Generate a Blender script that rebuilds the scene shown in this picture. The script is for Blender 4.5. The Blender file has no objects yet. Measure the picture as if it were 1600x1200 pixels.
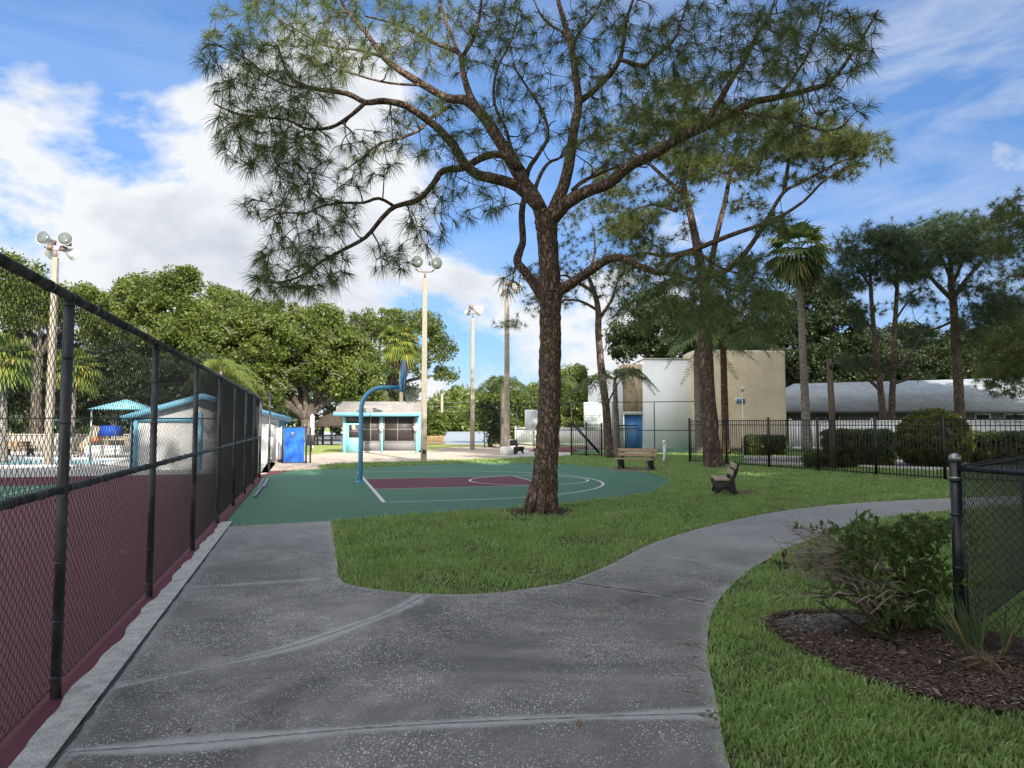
import bpy, math, random
import numpy as np
from mathutils import Vector, Matrix
random.seed(7); RNG = np.random.default_rng(11)
SC = bpy.context.scene; COL = SC.collection
R = math.radians; PI = math.pi
# ---------------------------------------------------------------- camera (24 mm phone lens, eye height 1.65 m)
H = 1.65; FOC = 1110.0; TH = math.atan(62/FOC)
cam = bpy.data.cameras.new('camera'); cam.sensor_width = 36; cam.lens = 36*FOC/1600; cam.clip_end = 4000; cam.clip_start = .05
co = bpy.data.objects.new('camera', cam); COL.objects.link(co); co.location = (0, 0, H); co.rotation_euler = (PI/2+TH, 0, 0); SC.camera = co
def W(px, py, d):
    """site point seen in that direction at forward distance d"""
    u = (px-800)/FOC; v = (600-py)/FOC
    y = math.cos(TH)-v*math.sin(TH); z = math.sin(TH)+v*math.cos(TH)
    return Vector((u*d/y, d, H+z*d/y))
def G(px, py, z0=0.0):
    u = (px-800)/FOC; v = (600-py)/FOC
    y = math.cos(TH)-v*math.sin(TH); z = math.sin(TH)+v*math.cos(TH)
    t = (z0-H)/z
    return Vector((u*t, y*t, z0))
def XZ(px, d): return (px-800)/FOC*d
# left fence frame: s along the fence, t to its right
F0 = G(97, 1090); FE = Vector((-.2740, .9617, 0)); FN = Vector((.9617, .2740, 0))
def FP(s, t, z=0): return F0+FE*s+FN*t+Vector((0, 0, z))
# ---------------------------------------------------------------- mesh collector
class MB:
    def __init__(self): self.V = []; self.F = []; self.A = []; self.n = 0
    def add(self, V, F):
        V = np.asarray(V, dtype=np.float64).reshape(-1, 3)
        self.V.append(V); o = self.n
        if isinstance(F, np.ndarray): self.A.append(F+o)
        else: self.F += [tuple(i+o for i in f) for f in F]
        self.n += len(V); return self
    def box(self, c, s, rz=0, M=None):
        x, y, z = s[0]/2, s[1]/2, s[2]/2
        P = np.array([(-x,-y,-z),(x,-y,-z),(x,y,-z),(-x,y,-z),(-x,-y,z),(x,-y,z),(x,y,z),(-x,y,z)])
        if M is not None: P = P @ np.array(M.to_3x3()).T
        elif rz:
            c_, s_ = math.cos(rz), math.sin(rz); P = P @ np.array([[c_, s_, 0], [-s_, c_, 0], [0, 0, 1]])
        return self.add(P+np.array(c), [(0,3,2,1),(4,5,6,7),(0,1,5,4),(1,2,6,5),(2,3,7,6),(3,0,4,7)])
    def bar(self, a, b, w, h=None):
        """box beam from a to b"""
        a, b = Vector(a), Vector(b); d = b-a; h = h or w
        q = d.to_track_quat('X', 'Z').to_matrix()
        return self.box((a+b)/2, (d.length, w, h), M=q)
    def tube(self, pts, rad, n=8, cap=True, wob=0.0):
        pts = [Vector(p) for p in pts]; m = len(pts)
        if not hasattr(rad, '__len__'): rad = [rad]*m
        V = []; up = None
        for i in range(m):
            t = (pts[min(i+1, m-1)]-pts[max(i-1, 0)])
            t = t.normalized() if t.length > 1e-9 else Vector((0, 0, 1))
            if up is None: up = t.orthogonal().normalized()
            else:
                up = up-t*up.dot(t)
                up = up.normalized() if up.length > 1e-6 else t.orthogonal().normalized()
            s = t.cross(up)
            for k in range(n):
                a = 2*PI*k/n; r = rad[i]*(1+(random.uniform(-wob, wob) if wob else 0))
                V.append(pts[i]+(up*math.cos(a)+s*math.sin(a))*r)
        F = [(i*n+k, i*n+(k+1) % n, (i+1)*n+(k+1) % n, (i+1)*n+k) for i in range(m-1) for k in range(n)]
        if cap: F += [tuple(range(n-1, -1, -1)), tuple((m-1)*n+k for k in range(n))]
        return self.add([tuple(v) for v in V], F)
    def cyl(self, a, b, r, n=12, r2=None): return self.tube([a, b], [r, r if r2 is None else r2], n)
    def lathe(self, prof, n=16, M=None):
        V = []; m = len(prof)
        for (r, z) in prof:
            for k in range(n):
                a = 2*PI*k/n; v = Vector((r*math.cos(a), r*math.sin(a), z)); V.append(tuple(M @ v if M else v))
        F = [(i*n+k, i*n+(k+1) % n, (i+1)*n+(k+1) % n, (i+1)*n+k) for i in range(m-1) for k in range(n)]
        F += [tuple(range(n-1, -1, -1)), tuple((m-1)*n+k for k in range(n))]
        return self.add(V, F)
    def prism(self, poly, z0, z1):
        n = len(poly); V = [(p[0], p[1], z0) for p in poly]+[(p[0], p[1], z1) for p in poly]
        F = [tuple(range(n-1, -1, -1)), tuple(range(n, 2*n))]+[(i, (i+1) % n, n+(i+1) % n, n+i) for i in range(n)]
        return self.add(V, F)
    def profile(self, poly, a, b, M=None):
        """outline in (y,z) extruded along x from a to b"""
        n = len(poly); V = [Vector((a, p[0], p[1])) for p in poly]+[Vector((b, p[0], p[1])) for p in poly]
        if M: V = [M @ v for v in V]
        F = [tuple(range(n)), tuple(range(2*n-1, n-1, -1))]+[(i, n+i, n+(i+1) % n, (i+1) % n) for i in range(n)]
        return self.add([tuple(v) for v in V], F)
    def sheet(self, poly, z): return self.add([(p[0], p[1], z) for p in poly], [tuple(range(len(poly)))])
    def quad(self, *p): return self.add([tuple(q) for q in p], [tuple(range(len(p)))])
    def build(self, name, mat, parent=None, smooth=False, loc=None):
        me = bpy.data.meshes.new(name)
        V = np.concatenate(self.V) if self.V else np.zeros((0, 3))
        if loc is not None: V = V-np.array(loc)
        idx = []; tot = []
        if self.F:
            idx.append(np.array([i for f in self.F for i in f], dtype=np.int32)); tot.append(np.array([len(f) for f in self.F], dtype=np.int32))
        for a in self.A:
            idx.append(a.astype(np.int32).ravel()); tot.append(np.full(len(a), a.shape[1], dtype=np.int32))
        idx = np.concatenate(idx); tot = np.concatenate(tot); st = np.zeros(len(tot), dtype=np.int32); st[1:] = np.cumsum(tot)[:-1]
        me.vertices.add(len(V)); me.vertices.foreach_set('co', V.astype(np.float32).ravel())
        me.loops.add(len(idx)); me.loops.foreach_set('vertex_index', idx)
        me.polygons.add(len(tot)); me.polygons.foreach_set('loop_start', st); me.polygons.foreach_set('loop_total', tot)
        if smooth: me.polygons.foreach_set('use_smooth', np.ones(len(tot), dtype=bool))
        me.update(calc_edges=True); me.validate()
        me.materials.append(mat)
        o = bpy.data.objects.new(name, me); COL.objects.link(o)
        if parent: o.parent = parent
        if loc is not None: o.location = loc
        return o
def bevel(o, w=.01, seg=2):
    m = o.modifiers.new('bevel', 'BEVEL'); m.width = w; m.segments = seg; m.limit_method = 'ANGLE'; return o
def tag(o, label=None, cat=None, group=None, kind=None):
    if label: o['label'] = label
    if cat: o['category'] = cat
    if group: o['group'] = group
    if kind: o['kind'] = kind
    return o
def thing(name, label, cat, loc=(0, 0, 0), rz=0, group=None):
    o = bpy.data.objects.new(name, None); COL.objects.link(o); o.empty_display_size = .2
    o.location = loc; o.rotation_euler = (0, 0, rz); return tag(o, label, cat, group)
def struct(name, mb, mat, smooth=False): return tag(mb.build(name, mat, smooth=smooth), kind='structure')
def dup(root, loc, rz, label, group=None):
    r = root.copy(); COL.objects.link(r); r.location = loc; r.rotation_euler = (0, 0, rz); r['label'] = label
    if group: r['group'] = group
    for ch in list(root.children):
        c = ch.copy(); COL.objects.link(c); c.parent = r
        for g in list(ch.children):
            d = g.copy(); COL.objects.link(d); d.parent = c
    return r
# ---------------------------------------------------------------- curves and polygons
def crom(P, k=6, closed=False):
    P = [Vector(p) for p in P]; n = len(P); out = []
    rng = range(n if closed else n-1)
    for i in rng:
        g = (lambda j: P[j % n]) if closed else (lambda j: P[max(0, min(n-1, j))])
        p0, p1, p2, p3 = g(i-1), g(i), g(i+1), g(i+2)
        for q in range(k):
            t = q/k
            out.append(.5*((2*p1)+(p2-p0)*t+(2*p0-5*p1+4*p2-p3)*t*t+(3*p1-p0-3*p2+p3)*t**3))
    if not closed: out.append(P[-1])
    return out
def inside(X, Y, poly):
    r = np.zeros(len(X), dtype=bool); n = len(poly); j = n-1
    for i in range(n):
        xi, yi, xj, yj = poly[i][0], poly[i][1], poly[j][0], poly[j][1]
        if yi != yj:
            c = ((yi > Y) != (yj > Y)) & (X < (xj-xi)*(Y-yi)/(yj-yi)+xi); r ^= c
        j = i
    return r
# ---------------------------------------------------------------- materials
def _new(name):
    m = bpy.data.materials.new(name); m.use_nodes = True; nt = m.node_tree
    return m, nt, nt.nodes['Principled BSDF'], nt.nodes.new, nt.links.new
def ramp(nt, a, b, ca, cb):
    r = nt.nodes.new('ShaderNodeValToRGB'); e = r.color_ramp.elements
    e[0].position = a; e[1].position = b; e[0].color = (*ca, 1); e[1].color = (*cb, 1); return r
def mixc(nt, f, a, b, mode='MIX'):
    m = nt.nodes.new('ShaderNodeMix'); m.data_type = 'RGBA'; m.blend_type = mode
    for s, v in ((m.inputs[0], f), (m.inputs[6], a), (m.inputs[7], b)):
        if isinstance(v, (int, float)): s.default_value = v
        elif isinstance(v, tuple): s.default_value = (*v, 1)
        else: nt.links.new(v, s)
    return m.outputs[2]
def noise(nt, vec, scale, detail=4, rough=.6, dist=0):
    n = nt.nodes.new('ShaderNodeTexNoise'); n.inputs['Scale'].default_value = scale; n.inputs['Detail'].default_value = detail
    n.inputs['Roughness'].default_value = rough; n.inputs['Distortion'].default_value = dist
    nt.links.new(vec, n.inputs['Vector']); return n.outputs['Fac']
def mapr(nt, v, a, b, c=0, d=1):
    m = nt.nodes.new('ShaderNodeMapRange'); m.inputs[1].default_value = a; m.inputs[2].default_value = b
    m.inputs[3].default_value = c; m.inputs[4].default_value = d; nt.links.new(v, m.inputs[0]); return m.outputs[0]
def coords(nt, sx=1, sy=1, sz=1, rot=(0, 0, 0)):
    t = nt.nodes.new('ShaderNodeTexCoord'); m = nt.nodes.new('ShaderNodeMapping'); m.inputs['Scale'].default_value = (sx, sy, sz)
    m.inputs['Rotation'].default_value = rot
    nt.links.new(t.outputs['Object'], m.inputs['Vector']); return m.outputs['Vector']
def mat(name, c1, c2=None, scale=3, rough=.6, bump=0, bscale=None, metal=0, spec=.5, fine=.25, stretch=(1, 1, 1), lo=.35, hi=.65):
    m, nt, p, N, L = _new(name); c2 = c2 or tuple(x*.72 for x in c1)
    v = coords(nt, *stretch)
    c = mixc(nt, mapr(nt, noise(nt, v, scale, 6), lo, hi), c1, c2)
    if fine:
        f = mapr(nt, noise(nt, v, scale*11, 3), .3, .7, 1-fine, 1+fine*.4)
        h = N('ShaderNodeCombineColor')
        for i in range(3): L(f, h.inputs[i])
        c = mixc(nt, 1.0, c, h.outputs[0], 'MULTIPLY')
    L(c, p.inputs['Base Color']); p.inputs['Metallic'].default_value = metal
    p.inputs['Specular IOR Level'].default_value = spec
    L(mapr(nt, noise(nt, v, scale*5, 3), .3, .7, max(0, rough-.1), min(1, rough+.1)), p.inputs['Roughness'])
    if bump:
        b = N('ShaderNodeBump'); b.inputs['Strength'].default_value = 1; b.inputs['Distance'].default_value = bump
        L(noise(nt, v, bscale or scale*8, 5), b.inputs['Height']); L(b.outputs[0], p.inputs['Normal'])
    return m
def leafmat(name, dark, light, odd=None, oddf=.06, trans=.3, scale=.6, rough=.45, spec=.35, patch=None):
    m, nt, p, N, L = _new(name)
    g = N('ShaderNodeNewGeometry'); v = coords(nt)
    c = mixc(nt, g.outputs['Random Per Island'], dark, light)
    k = mapr(nt, noise(nt, v, scale, 3), .32, .68)
    c = mixc(nt, k, mixc(nt, .55, c, dark), mixc(nt, .45, c, light))
    if odd:
        c = mixc(nt, mapr(nt, g.outputs['Random Per Island'], 1-oddf, 1-oddf+.001), c, odd)
    if patch: c = mixc(nt, mapr(nt, noise(nt, v, .55, 5, .65, .6), .52, .74, 0, .6), c, patch)
    L(c, p.inputs['Base Color']); p.inputs['Roughness'].default_value = rough; p.inputs['Specular IOR Level'].default_value = spec
    t = N('ShaderNodeBsdfTranslucent'); x = N('ShaderNodeMixShader'); x.inputs[0].default_value = trans
    L(mixc(nt, .5, c, tuple(a*1.3 for a in light)), t.inputs['Color'])
    L(p.outputs[0], x.inputs[1]); L(t.outputs[0], x.inputs[2]); L(x.outputs[0], nt.nodes['Material Output'].inputs['Surface'])
    return m
def barkmat(name, c1, c2, sx=9, sz=2.2, bump=.03, groove=(.03, .02, .016)):
    m, nt, p, N, L = _new(name); v = coords(nt, 1, 1, sz/sx)
    vo = N('ShaderNodeTexVoronoi'); vo.feature = 'DISTANCE_TO_EDGE'; vo.inputs['Scale'].default_value = sx
    w = N('ShaderNodeVectorMath'); w.operation = 'ADD'
    nn = N('ShaderNodeTexNoise'); nn.inputs['Scale'].default_value = sx*1.2; L(v, nn.inputs['Vector'])
    sc = N('ShaderNodeVectorMath'); sc.operation = 'SCALE'; sc.inputs['Scale'].default_value = 2.1/sx
    L(nn.outputs['Color'], sc.inputs[0]); L(v, w.inputs[0]); L(sc.outputs[0], w.inputs[1]); L(w.outputs[0], vo.inputs['Vector'])
    pl = mixc(nt, mapr(nt, noise(nt, v, sx*1.1, 4), .35, .65), c1, c2)
    v2 = N('ShaderNodeTexVoronoi'); v2.inputs['Scale'].default_value = sx; L(w.outputs[0], v2.inputs['Vector']); cs = N('ShaderNodeSeparateColor'); L(v2.outputs['Color'], cs.inputs[0])
    pl = mixc(nt, mapr(nt, cs.outputs[0], .55, 1.0, 0, .75), pl, tuple(min(1, a*1.35) for a in c1)); pl = mixc(nt, mapr(nt, cs.outputs[1], .6, 1.0, 0, .7), pl, tuple(a*.6 for a in c2))
    c = mixc(nt, mapr(nt, vo.outputs['Distance'], .0, .2), groove, pl); L(c, p.inputs['Base Color'])
    p.inputs['Roughness'].default_value = .85; p.inputs['Specular IOR Level'].default_value = .25
    b = N('ShaderNodeBump'); b.inputs['Strength'].default_value = 1; b.inputs['Distance'].default_value = bump
    a = N('ShaderNodeMath'); a.operation = 'ADD'
    L(mapr(nt, vo.outputs['Distance'], 0, .3), a.inputs[0]); L(mapr(nt, noise(nt, v, sx*5, 4), .2, .8, 0, .5), a.inputs[1])
    L(a.outputs[0], b.inputs['Height']); L(b.outputs[0], p.inputs['Normal']); return m
# ---------------------------------------------------------------- material library
K = {}
K['fence'] = mat('black_vinyl', (.018,.02,.026), (.03,.033,.04), 4, .45, .002, 60)
K['post'] = mat('dark_post_paint', (.024,.027,.034), (.12,.125,.14), 7, .45, .003, 40, stretch=(1,1,.3), lo=.42, hi=.66)
K['iron'] = mat('black_iron', (.008,.008,.009), (.014,.014,.015), 4, .4)
K['white'] = mat('white_paint', (.78,.78,.77), (.66,.66,.65), 1.2, .5, .002, 12, fine=.06)
K['vinyl'] = mat('white_vinyl', (.86,.87,.88), (.8,.82,.83), 1.2, .35, fine=.05)
K['stucco_white'] = mat('white_stucco', (.88,.9,.92), (.8,.81,.82), 1.2, .92, .004, 30, fine=.05, stretch=(2.2,2.2,.4), lo=.5, hi=.8, spec=.1)
K['stucco_beige'] = mat('beige_stucco', (.78,.67,.5), (.66,.56,.41), .7, .85, .03, 8, fine=.12)
K['stucco_stain'] = mat('stained_beige_stucco', (.56,.44,.3), (.16,.12,.09), 1.5, .85, .02, 10, stretch=(1.6,1.6,.3), lo=.45, hi=.75)
K['blue_door'] = mat('blue_door_paint', (.08,.28,.66), (.065,.24,.6), 1.5, .4, fine=.06)
K['hoop_blue'] = mat('hoop_blue_enamel', (.12,.38,.64), (.1,.34,.59), 3, .3, .0015, 30, fine=.12)
K['trim_blue'] = mat('sky_blue_trim', (.22,.55,.78), (.2,.5,.72), 2, .45, fine=.06)
K['aqua'] = mat('aqua_paint', (.3,.7,.8), (.26,.64,.74), 2, .45, fine=.06)
K['tarp'] = mat('blue_tarp', (.02,.16,.74), (.016,.13,.64), 3, .4, .02, 6, fine=.1)
K['concrete_pole'] = mat('concrete_pole', (.38,.33,.27), (.29,.26,.21), 2.5, .8, .004, 25, stretch=(1,1,.3))
K['shed_wall'] = mat('white_board', (.84,.84,.84), (.74,.73,.72), 2, .7, .003, 9, fine=.05, stretch=(.4,.4,4), lo=.5, hi=.75)
K['shingle'] = None
K['screen'] = mat('dark_screen', (.035,.033,.034), (.05,.047,.046), 4, .55)
K['screen_low'] = mat('grey_screen_panel', (.2,.2,.205), (.17,.17,.175), 4, .7)
K['glass'] = mat('window_glass', (.03,.035,.04), (.05,.055,.06), 1, .08, fine=0)
K['metal'] = mat('galvanised', (.42,.43,.44), (.3,.31,.32), 5, .35, metal=.7)
K['rust'] = mat('rusty_steel', (.28,.16,.12), (.2,.18,.17), 9, .7)
K['lens'] = mat('lamp_glass', (.13,.15,.15), (.1,.12,.12), 3, .15, fine=.05)
K['lamp_white'] = mat('lamp_housing', (.72,.72,.71), (.6,.6,.6), 4, .4)
K['plank'] = mat('plastic_lumber', (.36,.235,.165), (.29,.19,.135), 6, .6, .003, 40, stretch=(.15,1,1))
K['plank_tan'] = mat('tan_lumber', (.42,.33,.22), (.34,.26,.18), 6, .6, .003, 40, stretch=(.15,1,1))
K['bench_black'] = mat('black_plastic', (.012,.012,.013), (.02,.02,.022), 6, .5)
K['wood_pole'] = mat('weathered_pole', (.14,.1,.075), (.09,.065,.05), 5, .85, .01, 20, stretch=(1,1,.1))
K['wood'] = mat('deck_wood', (.4,.27,.15), (.3,.2,.11), 4, .75, .004, 20)
K['dark'] = mat('dark_interior', (.012,.011,.011), (.02,.018,.018), 2, .8)
K['thatch'] = mat('palm_thatch', (.075,.055,.04), (.04,.03,.022), 9, .95, .06, 14, stretch=(1,1,.3))
K['sign_white'] = mat('sign_board', (.66,.7,.71), (.6,.64,.65), 2, .5, fine=.05)
K['sign_teal'] = mat('sign_teal', (.12,.36,.36), (.1,.3,.31), 2, .5)
K['sign_blue'] = mat('sign_blue', (.03,.17,.38), (.03,.14,.33), 2, .4)
K['orange'] = mat('orange_plastic', (.62,.18,.06), (.5,.14,.05), 3, .5)
K['canvas_blue'] = mat('royal_canvas', (.02,.1,.62), (.015,.08,.52), 3, .7)
K['tan'] = mat('tan_panel', (.6,.5,.36), (.5,.42,.3), 3, .6)
K['stone'] = mat('low_stone_wall', (.42,.39,.34), (.3,.28,.25), 6, .85, .02, 12)
K['dead'] = mat('grey_dead_twig', (.38,.33,.28), (.24,.2,.17), 12, .85)
K['stem'] = mat('leafy_stem', (.12,.09,.055), (.08,.07,.04), 12, .8)
K['bark'] = barkmat('pine_bark', (.37,.26,.2), (.22,.16,.13), 13, 5.5, .05, (.06,.038,.03))
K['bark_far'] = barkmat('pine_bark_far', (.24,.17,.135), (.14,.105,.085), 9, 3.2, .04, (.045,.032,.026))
K['bark_oak'] = barkmat('oak_bark', (.26,.22,.18), (.16,.135,.11), 8, 2, .04, (.05,.04,.035))
K['palm_trunk'] = barkmat('palm_trunk', (.36,.32,.28), (.26,.23,.2), 3, 14, .02, (.14,.12,.1))
K['palm_brown'] = barkmat('palm_boots', (.3,.16,.09), (.2,.12,.07), 8, 8, .05, (.05,.03,.02))
K['needle'] = leafmat('pine_needles', (.045,.075,.018), (.13,.175,.042), (.16,.12,.04), .03, .22, 1.2)
K['needle_lit'] = leafmat('pine_needles_warm_lit', (.045,.075,.02), (.14,.17,.045), (.18,.12,.04), .06, .3, .8)  # yellower needle copy, warm sunlight put into its colour
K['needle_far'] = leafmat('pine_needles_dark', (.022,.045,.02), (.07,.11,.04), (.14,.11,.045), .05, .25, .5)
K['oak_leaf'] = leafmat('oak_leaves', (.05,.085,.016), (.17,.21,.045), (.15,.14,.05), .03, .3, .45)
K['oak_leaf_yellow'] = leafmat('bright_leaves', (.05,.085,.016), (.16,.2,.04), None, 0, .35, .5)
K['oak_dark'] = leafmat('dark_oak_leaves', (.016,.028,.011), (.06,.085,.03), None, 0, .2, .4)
K['palm_leaf'] = leafmat('palm_fronds', (.04,.075,.022), (.12,.17,.05), (.24,.18,.08), .08, .3, .8)
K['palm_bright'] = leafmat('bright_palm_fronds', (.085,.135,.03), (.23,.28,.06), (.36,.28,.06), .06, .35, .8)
K['hedge_leaf'] = leafmat('hedge_leaves', (.03,.05,.014), (.12,.155,.04), (.17,.17,.05), .05, .25, 1.5)
K['shrub_leaf'] = leafmat('shrub_leaves', (.035,.075,.022), (.14,.21,.055), (.24,.24,.07), .04, .35, 3)
K['palmetto'] = leafmat('palmetto_blades', (.035,.065,.025), (.09,.13,.06), (.3,.22,.12), .1, .25, 2)
K['grass'] = leafmat('grass_blades', (.115,.235,.045), (.45,.59,.22), (.5,.47,.24), .06, .4, 1.6, .5, .3, (.34,.37,.14))

def m_shingle(name, c1, c2, sx=2.2, sz=7):
    m, nt, p, N, L = _new(name); v = coords(nt)
    b = N('ShaderNodeTexBrick'); b.inputs['Scale'].default_value = 1; b.inputs['Brick Width'].default_value = .3; b.inputs['Row Height'].default_value = .14
    b.inputs['Mortar Size'].default_value = .012; b.inputs['Color1'].default_value = (*c1, 1); b.inputs['Color2'].default_value = (*c2, 1)
    b.inputs['Mortar'].default_value = (*[x*.55 for x in c2], 1)
    L(v, b.inputs['Vector'])
    c = mixc(nt, mapr(nt, noise(nt, v, .9, 8, .75), .42, .62), b.outputs['Color'], tuple(x*.62 for x in c1)); L(c, p.inputs['Base Color'])
    p.inputs['Roughness'].default_value = .9; p.inputs['Specular IOR Level'].default_value = .2; return m
K['shingle'] = m_shingle('grey_shingles', (.36,.34,.32), (.24,.23,.225))
K['roof_blue'] = m_shingle('blue_grey_shingles', (.46,.5,.54), (.36,.4,.44))

def m_path():
    m, nt, p, N, L = _new('exposed_aggregate'); v = coords(nt)
    base = mixc(nt, mapr(nt, noise(nt, v, .5, 8, .68, 1.2), .38, .64), (.115,.112,.107), (.32,.31,.295))
    base = mixc(nt, mapr(nt, noise(nt, v, 4, 6), .4, .75, 0, .6), base, (.13,.128,.122))
    base = mixc(nt, mapr(nt, noise(nt, v, 90, 3), .35, .7, 0, .45), base, (.07,.07,.07))
    # shells and pebbles
    for sc, lo, col, amt in ((52, .24, (.88,.87,.83), .42), (95, .26, (.8,.79,.75), .5)):
        vo = N('ShaderNodeTexVoronoi'); vo.inputs['Scale'].default_value = sc; L(v, vo.inputs['Vector'])
        r = N('ShaderNodeSeparateColor'); L(vo.outputs['Color'], r.inputs[0])
        keep = mapr(nt, r.outputs[0], 1-amt, 1-amt+.01); sz = mapr(nt, vo.outputs['Distance'], lo+.1, lo-.05)
        a = N('ShaderNodeMath'); a.operation = 'MULTIPLY'; L(keep, a.inputs[0]); L(sz, a.inputs[1])
        patch = mapr(nt, noise(nt, v, 1.1, 5, .6, .5), .38, .62, .12, 1)
        a2 = N('ShaderNodeMath'); a2.operation = 'MULTIPLY'; L(a.outputs[0], a2.inputs[0]); L(patch, a2.inputs[1])
        base = mixc(nt, a2.outputs[0], base, col)
    at = N('ShaderNodeAttribute'); at.attribute_name = 'joint'
    w = N('ShaderNodeMath'); w.operation = 'MULTIPLY'; L(at.outputs['Fac'], w.inputs[0]); L(mapr(nt, noise(nt, v, 7, 5), .2, .7, .45, 1), w.inputs[1])
    base = mixc(nt, w.outputs[0], base, (.42,.42,.415))
    at2 = N('ShaderNodeAttribute'); at2.attribute_name = 'worn_and_lit'
    base = mixc(nt, at2.outputs['Fac'], base, (.4,.4,.39))
    L(base, p.inputs['Base Color']); p.inputs['Roughness'].default_value = .82; p.inputs['Specular IOR Level'].default_value = .3
    b = N('ShaderNodeBump'); b.inputs['Distance'].default_value = .006; b.inputs['Strength'].default_value = .8
    L(noise(nt, v, 60, 4), b.inputs['Height']); L(b.outputs[0], p.inputs['Normal']); return m
K['path'] = m_path()
def m_court(name, c, c2):
    m, nt, p, N, L = _new(name); v = coords(nt)
    x = mixc(nt, mapr(nt, noise(nt, v, .35, 6, .6, .6), .35, .7), c, c2)
    x = mixc(nt, mapr(nt, noise(nt, v, .6, 7, .7, 1.5), .52, .66, 0, .4), x, tuple(a*.62+.03 for a in c))
    x = mixc(nt, mapr(nt, noise(nt, v, 1.6, 8, .75, 2.5), .6, .66, 0, .3), x, (.22,.23,.21))
    x = mixc(nt, mapr(nt, noise(nt, coords(nt, .25, 2.2, 1, (0, 0, .28)), 1.2, 5), .45, .75, 0, .35), x, tuple(a*.72 for a in c))
    x = mixc(nt, mapr(nt, noise(nt, v, 45, 3), .35, .7, 0, .25), x, tuple(a*.7 for a in c))
    L(x, p.inputs['Base Color']); p.inputs['Roughness'].default_value = .7; p.inputs['Specular IOR Level'].default_value = .3; return m
K['court'] = m_court('green_court', (.065,.17,.1), (.08,.195,.12))
K['maroon'] = m_court('maroon_court', (.125,.03,.042), (.155,.038,.052))
K['line'] = mat('court_line_paint', (.74,.76,.77), (.6,.62,.62), 3, .6, fine=.12)
K['edging'] = mat('light_aggregate', (.66,.65,.62), (.42,.415,.4), 9, .9, .012, 55, fine=.5, lo=.4, hi=.7)
K['groove'] = mat('dark_groove', (.03,.03,.03), (.05,.05,.05), 8, .9)
K['soil'] = mat('lawn_soil', (.05,.075,.02), (.085,.105,.03), 1.2, .95, .03, 20, fine=.5)
K['ground'] = mat('far_ground', (.24,.32,.07), (.3,.34,.09), .25, .95, .02, 10, fine=.35)
K['sand'] = mat('sandy_pavers', (.56,.46,.37), (.47,.39,.32), 1.5, .9, .006, 20, fine=.2)
K['slab'] = mat('pale_concrete', (.55,.53,.5), (.45,.43,.41), .8, .85, .004, 20, fine=.12)
K['asphalt'] = mat('grey_drive', (.17,.17,.18), (.13,.13,.135), 1, .85, .01, 40, fine=.3)
K['mulch'] = mat('bark_mulch', (.12,.088,.068), (.055,.042,.034), 14, .95, .05, 30, fine=.6)
K['mulch_bit'] = leafmat('mulch_chips', (.042,.032,.026), (.19,.14,.11), (.36,.31,.25), .05, .0, 3, .9, .1)
K['dirt'] = mat('bare_sand_dirt', (.16,.115,.08), (.2,.15,.11), 4, .95, .02, 20, fine=.4)
K['ash'] = mat('grey_sand', (.3,.3,.31), (.14,.13,.13), 6, .95, .02, 30, fine=.4)
K['pool'] = mat('pool_water', (.1,.45,.62), (.08,.4,.58), 1, .08, .02, 3, fine=0)
# ---------------------------------------------------------------- the ground and what is laid on it
from mathutils.geometry import delaunay_2d_cdt
def GP(pts): return [G(*p) for p in pts]
b = MB(); n = 96
b.add([(900*math.cos(2*PI*i/n), 300+900*math.sin(2*PI*i/n), -.02) for i in range(n)], [tuple(range(n))]); struct('ground', b, K['ground'])
LAWN = [Vector(p) for p in ((-6,-6,0),(14,-6,0),(30,4,0),(44,24,0),(40,48,0),(16,47.5,0),(10,46.3,0),(-2,46,0),(-9.6,32,0),(-9,24,0))]
struct('lawn', MB().sheet(LAWN, -.004), K['soil'])
# concrete path: inner (lawn) edge and outer edge
PIN = crom(GP([(885,912),(950,885),(1020,850),(1100,825),(1200,803),(1300,790),(1400,783),(1490,779),(1600,775),(1800,768)]), 5)
PBULGE = crom(GP([(527,880),(531,906),(560,918),(640,928),(740,930),(820,922),(885,912)]), 5)
POUT = crom([Vector((.35,-4,0)),Vector((.72,1.4,0))]+GP([(1140,1200),(1122,1110),(1108,1040),(1107,985),(1120,945),(1150,910),(1200,875),(1290,835),(1370,813),(1490,798),(1600,791),(1800,782)]), 5)
PATH = [FP(-8, .23), FP(-1, .25), FP(3, .22), FP(7.25, .17)]+GP([(430,820),(517,815)])+PBULGE[:-1]+PIN+list(reversed(POUT))
JO = [(crom(GP([(60,1183),(300,1166),(600,1140),(900,1125),(1124,1118)]), 6), .1, 1.2),
      (crom(GP([(172,1076),(300,1050),(450,1015),(560,978),(620,955),(662,932)]), 6), .1, 1.05),
      (GP([(887,911),(1000,927),(1122,946)]), .035, .9), (GP([(1033,868),(1100,880),(1168,892)]), .05, .8),
      (GP([(290,920),(420,912),(532,904)]), .06, .7), (GP([(322,870),(420,862),(520,858)]), .05, .35), (GP([(1205,802),(1300,832)]), .05, .5)]
def segdist(P, line):
    D = np.full(len(P), 1e9)
    for a, c in zip(line[:-1], line[1:]):
        a = np.array(a[:2]); c = np.array(c[:2]); u = c-a; t = np.clip(((P-a)@u)/max(1e-9, u@u), 0, 1)
        D = np.minimum(D, np.linalg.norm(P-(a+t[:, None]*u), axis=1))
    return D
gx = []
for (x0, x1, y0, y1, st) in ((-4.6, 3.2, 2.9, 6.2, .035), (-5.2, 6, 6.2, 12, .07), (1, 16, 8, 18, .2), (-4, 2, -4, 2.9, .3)):
    X, Y = np.meshgrid(np.arange(x0, x1, st), np.arange(y0, y1, st)); gx.append(np.stack([X.ravel(), Y.ravel()], 1))
gx = np.concatenate(gx); gx = gx+RNG.uniform(-.006, .006, gx.shape); PA = [(p[0], p[1]) for p in PATH]
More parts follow.
